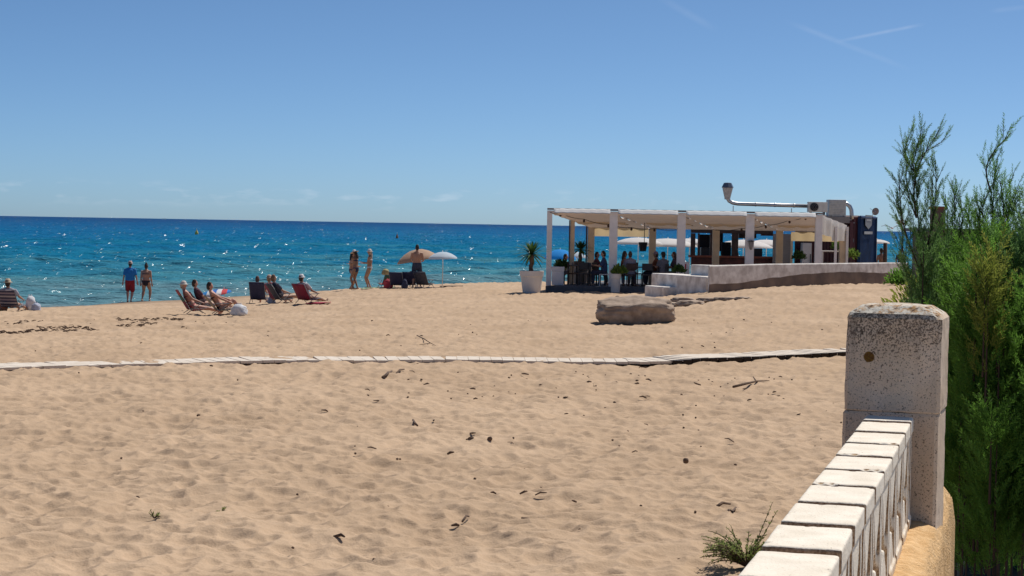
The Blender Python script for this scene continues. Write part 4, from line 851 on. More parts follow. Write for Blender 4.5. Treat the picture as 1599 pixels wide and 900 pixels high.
# little lamp on the fourth post and black speaker hanging from the second bay
root = empty('wall_lamp', (fx(1171, YF), YF - .02, zt(1171, 377, YF)), 0, 'small dark lamp on the fourth front post of the pergola', 'lamp')
mb = MB(); p = Vector(root.location); mb.lathe([(.01, .06), (.14, .02), (.14, 0)], p + Vector((0, -.14, 0)), 12); adopt(mb.build('shade', M['dark']), root)
mb = MB(); mb.lathe([(.09, 0), (.10, -.05), (.05, -.30), (.01, -.32)], p + Vector((0, -.14, 0)), 12); adopt(mb.build('glass', M['grey'], smooth=True), root)
p = at(1004, 385, 74); root = empty('loudspeaker', p, 0, 'black loudspeaker hanging in the second bay of the pergola', 'speaker')
mb = MB(); mb.box(p, (.30, .26, .36), .3, taper=.7); adopt(mb.build('cabinet', M['blacky'], bevel=.02), root)
mb = MB(); mb.tube([p + Vector((.05, 0, .16)), p + Vector((.05, 0, .95))], .015, 6); adopt(mb.build('bracket', M['dark']), root)

# ------------------------------------------------------------------ bar kiosk behind the pergola
YK = 79.0
kio = empty('beach_bar', (fx(1140, YK), YK, DK), 0, 'red brown wooden bar kiosk with open hatches under the pergola', 'kiosk')
def kb(name, pa, pb, ya, yb, Y, dY, m, bev=0):
    z1, z0 = zt((pa + pb) / 2, ya, Y), zt((pa + pb) / 2, yb, Y); xa, xb_ = fx(pa, Y), fx(pb, Y); mb = MB(); mb.box(((xa + xb_) / 2, Y + dY / 2, (z0 + z1) / 2), (xb_ - xa, dY, z1 - z0)); return adopt(mb.build(name, m, bevel=bev), kio)
kb('counter_front', 1079, 1206, 402, 452, YK, .12, M['redbrown']); kb('counter_top', 1076, 1207, 399.5, 402.5, YK - .15, .6, plain('red_counter', (.30, .09, .05)), .01)
kb('lintel', 1078, 1206, 355, 364.5, YK, .2, M['brown']); kb('roof', 1075, 1325, 336, 346, YK - .1, 4.2, M['grey'])
for a, b in ((1078, 1085), (1089, 1091.5), (1142, 1152), (1108, 1112)): kb('door_jamb' if b - a < 4 else 'jamb', a, b, 364, 400, YK, .15, M['brown'])
kb('rear_post', 1091, 1112, 366, 401, YK + 2.6, .1, M['blacky']); kb('fridge', 1127, 1141, 378, 402, YK + 1.6, .6, M['blacky'], .02); kb('coffee_machine', 1094, 1110, 386, 400, YK + 1.1, .5, M['dark'], .03); kb('shelf', 1153, 1180, 364, 372, YK + 2.2, .4, M['brown']); kb('shelf_unit', 1112, 1128, 364, 392, YK + 2.4, .4, M['blacky'])
kb('beer_tap', 1148, 1153, 394, 400, YK + .1, .1, M['acw']); kb('glass_rack', 1176, 1190, 388, 400, YK + 1.3, .4, M['dark'], .02); kb('side_wall', 1326, 1331, 346, 452, YK, 4, M['red'])
kb('rear_counter', 1090, 1206, 404, 452, YK + 3.4, .3, M['brown']); kb('hanging_shelf', 1188, 1206, 362, 368, YK + .6, .3, M['redbrown'])
root = empty('sliding_door', (fx(1221, YK), YK - .5, DK), 0, 'grey ribbed sliding panel at the right end of the bar kiosk', 'door')
Y_ = YK - .5; mb = MB(); z1 = zt(1221, 365, Y_); xa, xb_ = fx(1206, Y_), fx(1233, Y_)
for i in range(7): mb.box(((xa + xb_) / 2, Y_, DK + (z1 - DK) * (i + .5) / 7), (xb_ - xa, .05, (z1 - DK) / 7 - .015))
mb.box(((xa + xb_) / 2, Y_ + .04, (DK + z1) / 2), (xb_ - xa, .02, z1 - DK)); adopt(mb.build('panel', M['grey']), root)
mb = MB(); mb.box((xb_ + .06, Y_, (DK + z1) / 2), (.10, .08, z1 - DK)); adopt(mb.build('frame', M['beige']), root)
# white fridge and small shelf right of the door
Y_ = YK + .5; root = empty('refrigerator', (fx(1258, Y_), Y_, DK), 0, 'tall white refrigerator right of the grey panel', 'refrigerator')
z1 = zt(1258, 379, Y_); mb = MB(); mb.box((fx(1258, Y_), Y_, (DK + z1) / 2), (.40, .5, z1 - DK)); bd_ = adopt(mb.build('door', M['white'], bevel=.02), root); mb = MB(); mb.box((fx(1258, Y_) + .15, Y_ - .27, DK + 1.1), (.03, .03, .4)); mb.build('handle', M['dark'], bd_)
Y_ = YB + .6; root = empty('service_table', (fx(1296, Y_), Y_, DK), 0, 'white service table behind the right pergola post', 'table')
z1 = zt(1296, 392, Y_); mb = MB(); mb.box((fx(1297, Y_), Y_, z1), (.82, .5, .05)); adopt(mb.build('table_top', M['white']), root)
for a, b in ((-.38, -.2), (.38, -.2), (-.38, .2), (.38, .2)): mb = MB(); mb.box((fx(1297, Y_) + a, Y_ + b, (DK + z1) / 2 - .012), (.05, .05, z1 - DK - .03)); adopt(mb.build('leg', M['white']), root)

# ------------------------------------------------------------------ painted shipping container
YC = 80.0; dC = Vector((fx(1365.5, 84.0) - fx(1340, YC), 4.0, 0))
cont = empty('shipping_container', (fx(1340, YC), YC, DK), 0, 'shipping container painted maroon in front and navy on its side', 'container')
zc0, zc1 = DK - .3, zt(1340, 337, YC)
c0 = Vector((fx(1240, YC), YC, 0)); c1 = Vector((fx(1340, YC), YC, 0)); c2 = c1 + dC; c3 = c0 + dC
def corr(a, b, z0, z1, m, name, pitch=.28, dp=.035):
    a, b = Vector(a), Vector(b); ln = (b - a).length; t = (b - a) / ln; nn = Vector((t.y, -t.x, 0)); prof_ = []; x = 0
    while x < ln:
        for q, d in ((0, 0), (.3, 0), (.5, 1), (.8, 1)):
            if x + q * pitch < ln: prof_.append(a + t * (x + q * pitch) - nn * dp * d)
        x += pitch
    prof_.append(b); rows = [[p + Vector((0, 0, z)) for p in prof_] for z in (z0, z1)]
    return adopt(MB().sheet(rows).build(name, m), cont)
corr(c0, c1, zc0 + .1, zc1 - .1, M['red'], 'front_panel'); corr(c1 + Vector((0, .08, 0)), c2, zc0 + .1, zc1 - .1, M['blue'], 'side_panel')
for a, b, m in ((c0, c1, M['red']), (c1 + Vector((.04, .06, 0)), c2, M['blue'])):
    for z in (zc0 + .05, zc1 - .05): mb = MB(); mb.tube([a + Vector((0, 0, z)), b + Vector((0, 0, z))], .07, 4); adopt(mb.build('rail', m), cont)
for p, m in ((c1, M['blue']), (c2, M['blue'])): mb = MB(); mb.box(p + Vector((0, 0, (zc0 + zc1) / 2)), (.13, .13, zc1 - zc0 - .02)); adopt(mb.build('corner_post', m), cont)
mb = MB(); mb.prism([(c0.x, c0.y + .1), (c1.x, c1.y + .1), (c2.x, c2.y), (c3.x, c3.y)], zc1 - .12, zc1 - .02, lambda u, v, w_: Vector((u, v, w_))); adopt(mb.build('roof', M['grey']), cont)
nC = Vector((dC.y, -dC.x, 0)).normalized(); tC = dC.normalized()
def onside(a, z, off=.05): return c1 + tC * a + nC * off + Vector((0, 0, z))
M['emblem'] = plain('pale_grey_emblem', (.17, .20, .24)); M['emblem2'] = plain('whitish_lettering', (.30, .33, .37))
mb = MB(); zc = zt(1352, 347, 82)       # shield shaped badge with a lighter bar under it
mb.prism([(1.2, zc + .32), (2.9, zc + .32), (2.9, zc - .12), (2.05, zc - .30), (1.2, zc - .12)], .05, .062, lambda u, v, w_: onside(u, v, w_)); adopt(mb.build('emblem', M['emblem']), cont)
mb = MB(); mb.prism([(1.5, zc + .14), (2.6, zc + .14), (2.6, zc + .05), (1.5, zc + .05)], .064, .072, lambda u, v, w_: onside(u, v, w_)); mb.prism([(1.0, zc - .40), (3.1, zc - .40), (3.1, zc - .52), (1.0, zc - .52)], .05, .062, lambda u, v, w_: onside(u, v, w_)); adopt(mb.build('emblem_bar', M['emblem2']), cont)
mb = MB(); q = at(1326.5, 375, YC - .08); mb.lathe([(.001, 0), (.19, 0), (.19, .02), (.001, .02)], q, 24, M=Matrix.Rotation(R(90), 3, 'X')); adopt(mb.build('round_sign', M['emblem']), cont)
mb = MB(); q = at(1327.5, 342.5, YC - .06); mb.box(q, (.14, .02, .07)); adopt(mb.build('small_notice', M['emblem2']), cont); mb = MB(); mb.box(q + Vector((.12, 0, -.14)), (.16, .02, .05)); adopt(mb.build('small_notice', M['emblem2']), cont)

# ------------------------------------------------------------------ things on the roof
Yd = 78.6
root = empty('ventilation_duct', at(1140, 330, Yd), 0, 'long galvanised exhaust duct with a lantern shaped cowl', 'duct')
mb = MB(); p = [at(1133.5, 300, Yd), at(1135.5, 308, Yd), at(1138.5, 313.5, Yd), at(1144, 316.5, Yd), at(1152, 318, Yd), at(1200, 319.6, Yd), at(1262, 321.5, Yd)]; mb.tube(p, .082, 14); adopt(mb.build('pipe', M['steel'], smooth=True), root)
pipe_ = root.children[0] if root.children else root
for a, b in ((1180, 318.9), (1210, 319.8), (1240, 320.8)): q = at(a, b, Yd); mb = MB(); mb.lathe([(.088, -.03), (.094, 0), (.088, .03)], q, 14, M=Matrix.Rotation(R(90), 3, 'Y')); adopt(mb.build('joint_collar', M['steel'], smooth=True), root)
q = at(1135.8, 312, Yd); h = 27 * Yd / F
mb = MB(); mb.lathe([(.12, .02), (.13, .10), (.22, h * .66), (.22, h * .70)], q, 8); adopt(mb.build('cowl_cone', plain('zinc_pale', (.5, .46, .43), .5)), root)
mb = MB(); mb.lathe([(.24, h * .70), (.25, h * .73), (.16, h * .98), (.10, h), (.001, h)], q, 8); adopt(mb.build('cowl_cap', plain('zinc_dark', (.10, .13, .19), .4)), root)
for a, z in ((1145, 318), (1236, 322)): mb = MB(); A = at(a, z + 3, Yd); mb.tube([A, Vector((A.x, A.y, 4.2))], .02, 6); adopt(mb.build('support', M['steel']), root)
def acunit(pa, pb, ya, yb, Y, dY, label, fan=True, m=None):
    z1, z0 = at((pa + pb) / 2, ya, Y).z, at((pa + pb) / 2, yb, Y).z; xa, xb_ = fx(pa, Y), fx(pb, Y); c = Vector(((xa + xb_) / 2, Y + dY / 2, (z0 + z1) / 2))
    root = empty('air_conditioner' if fan else 'ventilation_box', Vector((c.x, c.y, z0)), 0, label, 'air conditioner' if fan else 'ventilation unit')
    mb = MB(); mb.box(c, (xb_ - xa, dY, z1 - z0)); adopt(mb.build('casing', m or M['acw'], bevel=.02), root)
    if fan:
        r_ = (z1 - z0) * .42; q = Vector((xa + r_ * 1.35, Y - .012, c.z)); mb = MB(); mb.lathe([(.001, 0), (r_, 0), (r_, .01), (.001, .01)], q, 24, M=Matrix.Rotation(R(90), 3, 'X')); fan_ = adopt(mb.build('fan', M['blacky']), root)
        mb = MB()
        for k in range(1, 4): mb.lathe([(r_ * k / 3.4, -.006), (r_ * k / 3.4 + .008, 0), (r_ * k / 3.4, .006)], q + Vector((0, -.03, 0)), 24, M=Matrix.Rotation(R(90), 3, 'X'))
        mb.build('fan_guard', M['grey'], fan_)
    else:
        mb = MB()
        for k in range(9): z = z0 + (z1 - z0) * (k + .8) / 10; mb.box((c.x, Y - .012, z), ((xb_ - xa) * .9, .02, .02))
        adopt(mb.build('louvres', M['acw']), root)
    for s_ in (-.35, .35): mb = MB(); mb.box((c.x + (xb_ - xa) * s_, c.y, (z0 + 4.28) / 2 - .02), (.05, dY, max(.04, z0 - 4.24))); adopt(mb.build('foot', M['dark']), root)
acunit(1260, 1290, 315, 331, 78.2, .35, 'air conditioning unit with round black fan on the bar roof')
acunit(1292, 1319, 311.5, 338, 79.0, .7, 'taller louvred metal box right of the air conditioner', False, plain('galvanised_box', (.58, .58, .57), .5))
root = empty('elbow_duct', at(1322, 338, 79.5), 0, 'short curved silver duct at the right end of the roof', 'duct'); mb = MB()
mb.tube([at(1316, 317.5, 79.6), at(1322, 318, 79.6), at(1327, 322, 79.6), at(1329.5, 328, 79.6), at(1330, 336, 79.6), at(1330, 342, 79.6)], .09, 12); adopt(mb.build('pipe', M['steel'], smooth=True), root)
root = empty('satellite_dish', at(1364, 338, 83), 0, 'small round satellite dish on top of the navy container', 'satellite dish'); q = at(1367, 330, 83)
mb = MB(); mb.lathe([(.001, -.05), (.10, -.035), (.17, 0), (.17, .01), (.10, -.02), (.001, -.03)], q, 20, M=Matrix.Rotation(R(100), 3, 'X') @ Matrix.Rotation(.3, 3, 'Y')); adopt(mb.build('dish', plain('dish_grey', (.28, .25, .25)), smooth=True), root)
mb = MB(); mb.tube([q, at(1363, 331, 82.9), at(1362.5, 341, 83)], .015, 5); mb.tube([q, at(1358.5, 325.5, 82.8)], .01, 5); adopt(mb.build('mast', M['steel']), root)

# ------------------------------------------------------------------ planters and palms
def palm(base, h, crown, label, leaves=60, seed=1):
    random.seed(seed); base = Vector(base); root = empty('potted_palm', base, 0, label, 'palm'); top = base + Vector((.03, 0, h))
    mb = MB(); pts = [base.lerp(top, i / 8) + Vector((.015 * math.sin(i * 2), 0, 0)) for i in range(9)]; mb.tube(pts, [.085 - .003 * i + (.012 if i % 2 else 0) for i in range(9)], 10); adopt(mb.build('trunk', M['bark'], smooth=True), root)
    V = []; Fc = []
    for k in range(leaves):
        a = random.uniform(0, 6.283); e = random.uniform(-.45, 1.25); l_ = crown * random.uniform(.75, 1.05) * (.85 if e > 1 else 1); d = Vector((math.cos(a) * math.cos(e), math.sin(a) * math.cos(e), math.sin(e))); sd = d.cross(Vector((0, 0, 1))).normalized()
        b = len(V); n_ = 6
        for i in range(n_ + 1):
            t = i / n_; p = top + d * l_ * t + Vector((0, 0, -.30 * l_ * t * t * math.cos(e))); w_ = .034 * math.sin(math.pi * (.12 + .86 * t)) ; V += [tuple(p - sd * w_), tuple(p + Vector((0, 0, .006))), tuple(p + sd * w_)]
        for i in range(n_): Fc += [(b + 3 * i, b + 3 * i + 1, b + 3 * i + 4, b + 3 * i + 3), (b + 3 * i + 1, b + 3 * i + 2, b + 3 * i + 5, b + 3 * i + 4)]
    adopt(npmesh('crown', V, Fc, M['leafd']), root); random.seed(seed + 50)
def pot(c, r0, r1, h, label, square=False, rim=.06, m=None):
    c = Vector(c); root = empty('planter', c, 0, label, 'planter'); n_ = 4 if square else 28; q = Matrix.Rotation(R(45), 3, 'Z') if square else None; k = 1.414 if square else 1
    mb = MB(); mb.lathe([(.001, 0), (r0 * k, 0), (r1 * .93 * k, h * .75), (r1 * 1.0 * k, h * .76), (r1 * 1.03 * k, h), ((r1 - rim) * k, h), ((r1 - rim) * k, h - .08)], c, n_, M=q); adopt(mb.build('pot', m or M['pot'], smooth=False, bevel=.008), root)
    mb = MB(); mb.lathe([(.001, h - .07), ((r1 - rim + .01) * k, h - .07)], c, n_, M=q); adopt(mb.build('soil', M['soil']), root)
Yp = 70.3; b_ = Vector((fx(830.5, Yp), Yp, zt(830, 458, Yp))); pot(b_, .33, .45, .86, 'large pale round planter standing on the sand left of the pergola'); palm(b_ + Vector((-.04, 0, .80)), .68, .80, 'small palm growing in the large round planter on the sand', 80, 3)
b_ = Vector((fx(871, YF + 1), YF + 1, DK)); pot(b_, .23, .25, .72, 'square white planter behind the left corner post', True, m=M['white'])
b_ = Vector((fx(905, YF + 3.4), YF + 3.4, DK)); pot(b_, .3, .36, .72, 'dark round planter under the pergola near the left post', m=M['grey']); palm(b_ + Vector((0, 0, .68)), .70, .56, 'small palm under the pergola in the first bay', 90, 5)
Yp = 71.3; b_ = Vector((fx(961.5, Yp), Yp, zt(961, 456.5, Yp))); pot(b_, .17, .21, .72, 'slim white planter before the second front post', m=M['pot'])
for (c, r_, lb) in ((Vector((fx(966, Yp), Yp, b_.z + .72)), .24, 'green plant in the slim white planter'), (Vector((fx(1060, 71), 71, zt(1060, 425, 71))), .18, 'dark green plant at the foot of the third post'), (Vector((fx(875, 73.3), 73.3, DK + .68)), .22, 'low green plant in the square white planter'), (Vector((fx(1247, 75), 75, zt(1247, 404, 75))), .20, 'green potted plant under the right yellow blind'), (Vector((fx(1329, 77), 77, zt(1329, 402, 77))), .26, 'bright green plant before the maroon container'), (Vector((fx(1308, 78), 78, zt(1308, 388, 78))), .22, 'bright green plant hanging behind the right side curtain')):
    leafy_bush(c, r_, 420, .14, lb, M['leafd'] if 'dark' in lb or 'low' in lb else M['leafb'], 'potted_plant', flat=1.1)
q = Vector((fx(1068, 72.6), 72.6, DK)); mb = MB(); mb.box(q + Vector((0, 0, .55)), (.42, .06, .9)); root = empty('menu_board', q, 0, 'pale menu board with a red mark beside the third post', 'sign'); adopt(mb.build('board', M['white'], bevel=.01), root)
mb = MB(); mb.box(q + Vector((.02, -.04, .82)), (.12, .01, .2)); adopt(mb.build('red_mark', plain('red_print', (.55, .04, .08))), root)

# ------------------------------------------------------------------ umbrellas
def umbrella(base, h, r, m, label, name='beach_umbrella', sag=.32, tilt=(0, 0), ribs=8, pole=True, group=None):
    base = Vector(base); root = empty(name, base, 0, label, 'umbrella', group); q = Matrix.Rotation(tilt[0], 3, 'X') @ Matrix.Rotation(tilt[1], 3, 'Y'); piv = base + Vector((0, 0, h - sag * r)); 
    prof_ = [(.02, sag * r), (r * .3, sag * r * .93), (r * .6, sag * r * .68), (r * .85, sag * r * .32), (r, 0), (r * 1.0, -.05)]
    n_ = ribs * 3; mb = MB(); mb.lathe(prof_, piv, n_, M=q, wob=lambda a: 1 - .04 * (1 - abs(math.cos(a * ribs / 2))) ); adopt(mb.build('canopy', m, smooth=True), root)
    mb = MB()
    for k in range(ribs): a = 2 * math.pi * k / ribs; mb.tube([piv + q @ Vector((0, 0, sag * r * .95)), piv + q @ Vector((math.cos(a) * r * .6, math.sin(a) * r * .6, sag * r * .64)), piv + q @ Vector((math.cos(a) * r * .98, math.sin(a) * r * .98, -.01))], .006, 4)
    adopt(mb.build('ribs', M['steel']), root)
    if pole:
        mb = MB(); mb.tube([base - Vector((0, 0, .2)), piv - q @ Vector((0, 0, .3)), piv + q @ Vector((0, 0, sag * r + .06))], .018, 8); adopt(mb.build('pole', M['white'], smooth=True), root)
b_ = gY(652, 80.5); umbrella(b_, zt(652, 389, 80.5) - b_.z, .90, M['tan_umb'], 'tan beach umbrella tilted behind the shirtless man', sag=.50, tilt=(0, -.20))
b_ = gY(691, 79.5); umbrella(b_, zt(692, 393, 79.5) - b_.z, .62, M['pale_umb'], 'pale blue white beach umbrella right of the tan one', sag=.42, tilt=(0, -.04))
b_ = gY(874, 96); umbrella(b_, zt(873, 389, 96) - b_.z, .85, M['blue_umb'], 'bright blue beach umbrella seen through the first pergola bay', sag=.55)
b_ = gY(900, 98); umbrella(b_, zt(898, 393, 98) - b_.z, .55, M['pale_umb'], 'pale umbrella behind the palm under the pergola', sag=.5)
for a, Y, y1, r_, lb in ((996, 84, 370.5, 1.1, 'white parasol beyond the second pergola bay'), (1042, 85, 372, 1.35, 'wide white parasol beyond the third pergola bay'), (1076, 86, 372, .9, 'white parasol showing left of the bar hatch'), (1101, 86, 376, .8, 'white parasol seen through the left bar hatch'), (1160, 88, 374, 1.4, 'white parasol seen through the right bar hatch'), (1196, 90, 374, 1.2, 'white parasol next to the grey panel'), (1368, 92, 373.5, .65, 'white parasol right of the navy container')):
    b_ = gY(a, Y); umbrella(b_, zt(a, y1, Y) - b_.z, r_, M['white_umb'], lb, 'parasol', sag=.24, ribs=6)
# striped umbrella lying open behind the recliners
M['tri'] = stripe_mat('blue_white_red_stripes', [(.02, .22, .62), (.03, .28, .66), (.75, .78, .8), (.04, .2, .6), (.78, .78, .8), (.65, .07, .08)], 0, 1 / 1.0, .3)
b_ = gY(350, 62.5); root = empty('beach_umbrella', b_, 0, 'blue, white and red umbrella lying on its side behind the recliners', 'umbrella')
mb = MB(); mb.lathe([(.01, .13), (.24, .115), (.44, .07), (.56, 0)], (.56, 0, 0), 24, wob=None); o = mb.build('canopy', M['tri'], smooth=True, solid=.006); o.parent = root; o.location = (-.85, 0, zt(350, 463, 62.5) - b_.z); o.rotation_euler = (.12, -.16, 0)
mb = MB(); mb.tube([(0, 0, .75), (.05, .1, .1), (.12, .5, .04)], .012, 6); o = mb.build('pole', M['white']); o.parent = root

# ------------------------------------------------------------------ people
SKIN = {'tan': (.44, .24, .155), 'fair': (.58, .36, .26), 'brown': (.30, .16, .10), 'red': (.50, .25, .175)}
def skinmat(k):
    n_ = 'skin_' + k
    if n_ not in M: M[n_] = mat(n_, SKIN[k], .55, var=.05, scale=6)
    return M[n_]
def ik(a, b, l1, l2, pole):
    a, b = Vector(a), Vector(b); d = b - a; L_ = d.length
    if L_ > (l1 + l2) * .995: b = a + d.normalized() * (l1 + l2) * .995; d = b - a; L_ = d.length
    c = (l1 * l1 - l2 * l2 + L_ * L_) / (2 * L_); h = math.sqrt(max(0, l1 * l1 - c * c)); t = d.normalized(); p = Vector(pole); p = (p - t * p.dot(t)).normalized(); return a + t * c + p * h, b
class Loft:
    """closed lofts of elliptical rings, later fused by a voxel remesh"""
    def __init__(s): s.mb = MB()
    def seg(s, pts, rad, side=(1, 0, 0), n=12, grow=0.0, ends=True):
        pts = [Vector(p) for p in pts]; rad = [(r, r) if isinstance(r, (int, float)) else r for r in rad]
        if ends:
            t0 = (pts[0] - pts[1]).normalized(); t1 = (pts[-1] - pts[-2]).normalized(); m0, m1 = min(rad[0]) + grow, min(rad[-1]) + grow
            pts = [pts[0] + t0 * m0 * .95, pts[0] + t0 * m0 * .6] + pts + [pts[-1] + t1 * m1 * .6, pts[-1] + t1 * m1 * .95]
            f = lambda r, k: tuple(x * k for x in r); g = lambda r: (r[0] + grow, r[1] + grow); rad = [f(g(rad[0]), .25), f(g(rad[0]), .78)] + [g(r) for r in rad] + [f(g(rad[-1]), .78), f(g(rad[-1]), .25)]
        else: rad = [(a + grow, b + grow) for a, b in rad]
        vs = []; side = Vector(side)
        for i, p in enumerate(pts):
            t = (pts[min(i + 1, len(pts) - 1)] - pts[max(i - 1, 0)]).normalized(); a = (side - t * side.dot(t))
            if a.length < .05: a = Vector((0, 1, 0)) - t * t.y
            a.normalize(); b = t.cross(a).normalized()
            vs += [p + a * rad[i][0] * math.cos(6.2832 * k / n) + b * rad[i][1] * math.sin(6.2832 * k / n) for k in range(n)]
        fs = [(i * n + k, i * n + (k + 1) % n, (i + 1) * n + (k + 1) % n, (i + 1) * n + k) for i in range(len(pts) - 1) for k in range(n)] + [tuple(range(n - 1, -1, -1)), tuple((len(pts) - 1) * n + k for k in range(n))]
        s.mb.add(vs, fs)
    def fuse(s, name, m, vox=.016, parent=None):
        o = s.mb.build(name, m); q = o.modifiers.new('r', 'REMESH'); q.mode = 'VOXEL'; q.voxel_size = vox; q.use_smooth_shade = True
        k = o.modifiers.new('s', 'SMOOTH'); k.iterations = 2; k.factor = .5
        dg = bpy.context.evaluated_depsgraph_get(); me = bpy.data.meshes.new_from_object(o.evaluated_get(dg)); old = o.data; o.modifiers.clear(); o.data = me; bpy.data.meshes.remove(old); me.name = name
        if parent: o.parent = parent
        return o
def person(loc, rz, label, H_=1.72, hip=(0, 0, .93), lean=(0, .03), look=(0, 1, 0), feet=((-.1, 0, 0), (.1, 0, 0)), knee=(0, 1, 0), hands=((-.26, .05, .78), (.26, .05, .78)), elbow=(0, -1, -.2), skin='tan', shirt=None, sleeve=.5, bottom=None, leg=.35, bikini=None, hat=None, hair=(.03, .02, .015), long_hair=False, bun=False, build=1.0, group=None, cat='person', extra=None):
    k = H_ / 1.72; hip = Vector(hip) * 1.0; up = Vector((lean[0], lean[1], 1)).normalized(); fwd = Vector((0, 1, 0)); sd = Vector((1, 0, 0))
    hipz = hip; chest = hip + up * .34 * k; sh = hip + up * .49 * k; neck = hip + up * .55 * k; head = neck + (up * .6 + Vector((0, .15, .6))).normalized() * .135 * k; B = build
    L_ = Loft(); joints = {}
    L_.seg([hip - up * .06, hip + up * .04, hip + up * .16 * k, hip + up * .30 * k, hip + up * .43 * k, sh + up * .01], [(.15 * B * k, .10 * B), (.165 * B * k, .115 * B), (.135 * B * k, .10 * B), (.16 * B * k, .115 * B), (.175 * k, .095 * B), (.11 * k, .07)], sd)
    L_.seg([sh, neck, neck.lerp(head, .6)], [.065, .055, .052], sd, ends=False)
    arms = []; legs = []
    for i, sg in enumerate((-1, 1)):
        S = sh + sd * sg * .185 * k - up * .02; e, hnd = ik(S, Vector(hands[i]), .29 * k, .26 * k, Vector(elbow) + Vector((sg * .35, 0, 0))); arms.append((S, e, hnd))
        L_.seg([S - sd * sg * .06, S, S.lerp(e, .45), e], [.055, .052 * B, .045 * B, .037], sd); L_.seg([e, e.lerp(hnd, .35), hnd], [.037, .038, .024], sd)
        d = (hnd - e).normalized(); a = sd * 1.0 - d * d.x; a.normalize(); palm_c = hnd + d * .05
        L_.seg([hnd, hnd + d * .04, hnd + d * .085], [(.026, .018), (.040, .017), (.038, .015)], a)
        curl = d.cross(a).normalized() * (-.35)
        for f_ in range(4):
            b0 = hnd + d * .085 + a * (f_ - 1.5) * .021; ln = (.062, .074, .070, .056)[f_]; L_.seg([b0, b0 + d * ln * .5, b0 + (d + curl * .8) * ln], [.0105, .010, .008], a, n=6)
        b0 = hnd + d * .03 - a * sg * .03; L_.seg([b0, b0 + (d * .5 - a * sg * .7) * .035, b0 + (d * .9 - a * sg * .75) * .062], [.013, .012, .009], a, n=6)
        Hh = hip + sd * sg * .09 * k - up * .04; F_ = Vector(feet[i][:3]) + Vector((0, 0, .075)); kn, an = ik(Hh, F_, .44 * k, .43 * k, Vector(knee) + Vector((sg * .12, 0, 0))); legs.append((Hh, kn, an))
        L_.seg([Hh, Hh.lerp(kn, .35), Hh.lerp(kn, .8), kn], [.088 * B, .083 * B, .060 * B, .054 * B], sd); L_.seg([kn, kn.lerp(an, .3), kn.lerp(an, .8), an], [.052 * B, .055 * B, .036, .033], sd)
        fd = Vector((feet[i][3] if len(feet[i]) > 3 else 0, feet[i][4] if len(feet[i]) > 4 else 1, feet[i][5] if len(feet[i]) > 5 else 0)).normalized(); L_.seg([an - Vector((0, 0, .03)) - fd * .04, an + fd * .08 - Vector((0, 0, .045)), an + fd * .17 - Vector((0, 0, .055))], [.035, (.042, .028), (.038, .016)], sd)
    # head with jaw, nose and ears
    lk = Vector(look).normalized(); hs = lk.cross(Vector((0, 0, 1))).normalized(); hu = hs.cross(lk).normalized()
    L_.seg([head - hu * .075 + lk * .02, head - hu * .03 + lk * .008, head + hu * .03, head + hu * .085], [(.046, .058), (.066, .082), (.076, .096), (.060, .072)], hs, n=14)
    L_.seg([head + lk * .085 + hu * .01, head + lk * .108 - hu * .018], [.010, .013], hs, n=6)
    for sg in (-1, 1): L_.seg([head + hs * sg * .074 + hu * .012, head + hs * sg * .082 - hu * .02], [(.010, .020), (.008, .014)], hs, n=6)
    body = L_.fuse('person', skinmat(skin)); body.location = loc; body.rotation_euler = (0, 0, rz); tag(body, label, cat, group)
    def cloth(name, col, segs, grow=.014):
        c = Loft()
        for pts, rad in segs: c.seg(pts, rad, sd, grow=grow)
        return c.fuse(name, plain('cloth_%02d_%02d_%02d' % tuple(int(v * 99) for v in col), col, .95), .018, body)
    if shirt:
        sg_ = [([hip + up * .02, hip + up * .16 * k, hip + up * .30 * k, hip + up * .43 * k, sh + up * .0], [(.16 * B * k, .118 * B), (.15 * B * k, .12 * B), (.165 * B * k, .12 * B), (.178 * k, .098 * B), (.12 * k, .07)])]
        if sleeve:
            for S, e, hnd in arms: sg_.append(([S - sd * math.copysign(.05, S.x), S, S.lerp(e, min(1, sleeve * 1.3))], [.055, .056, .052]))
            if sleeve > .9:
                for S, e, hnd in arms: sg_.append(([e, e.lerp(hnd, .8)], [.044, .034]))
        cloth('shirt', shirt, sg_)
    if bottom:
        sg_ = [([hip - up * .06, hip + up * .05], [(.155 * B * k, .108 * B), (.160 * B * k, .112 * B)])]
        for Hh, kn, an in legs:
            sg_.append(([Hh, Hh.lerp(kn, min(1, leg * 1.9))], [.090 * B, .080 * B]))
            if leg > .6: sg_.append(([kn, kn.lerp(an, .85)], [.068, .055]))
        cloth('shorts' if leg < .6 else 'trousers', bottom, sg_)
    if bikini:
        c = Loft(); c.seg([hip - up * .07, hip + up * .02], [(.150 * B * k, .105 * B), (.166 * B * k, .116 * B)], sd, grow=.006); o = c.fuse('bikini_bottom', plain('cloth_%02d_%02d_%02d' % tuple(int(v * 99) for v in bikini), bikini), .016, body)
        c = Loft(); c.seg([hip + up * .325 * k, hip + up * .37 * k], [(.165 * B * k, .118 * B), (.17 * k, .112 * B)], sd, grow=.004, n=16, ends=False); o = c.fuse('bikini_top', plain('cloth_%02d_%02d_%02d' % tuple(int(v * 99) for v in bikini), bikini), .016, body)
    if hair:
        c = Loft(); c.seg([head - lk * .03 - hu * .04, head - lk * .018 + hu * .03, head - lk * .008 + hu * .09], [(.070, .075), (.082, .092), (.066, .076)], hs, n=14)
        if long_hair: c.seg([head - lk * .06 + hu * .0, head - lk * .085 - hu * .12, head - lk * .09 - hu * .26], [(.075, .05), (.085, .045), (.06, .03)], hs)
        if bun: c.seg([head - lk * .03 + hu * .10, head - lk * .04 + hu * .15], [.035, .04], hs)
        c.fuse('hair', plain('hair_%02d_%02d' % (int(hair[0] * 99), int(hair[1] * 99)), hair, .7), .014, body)
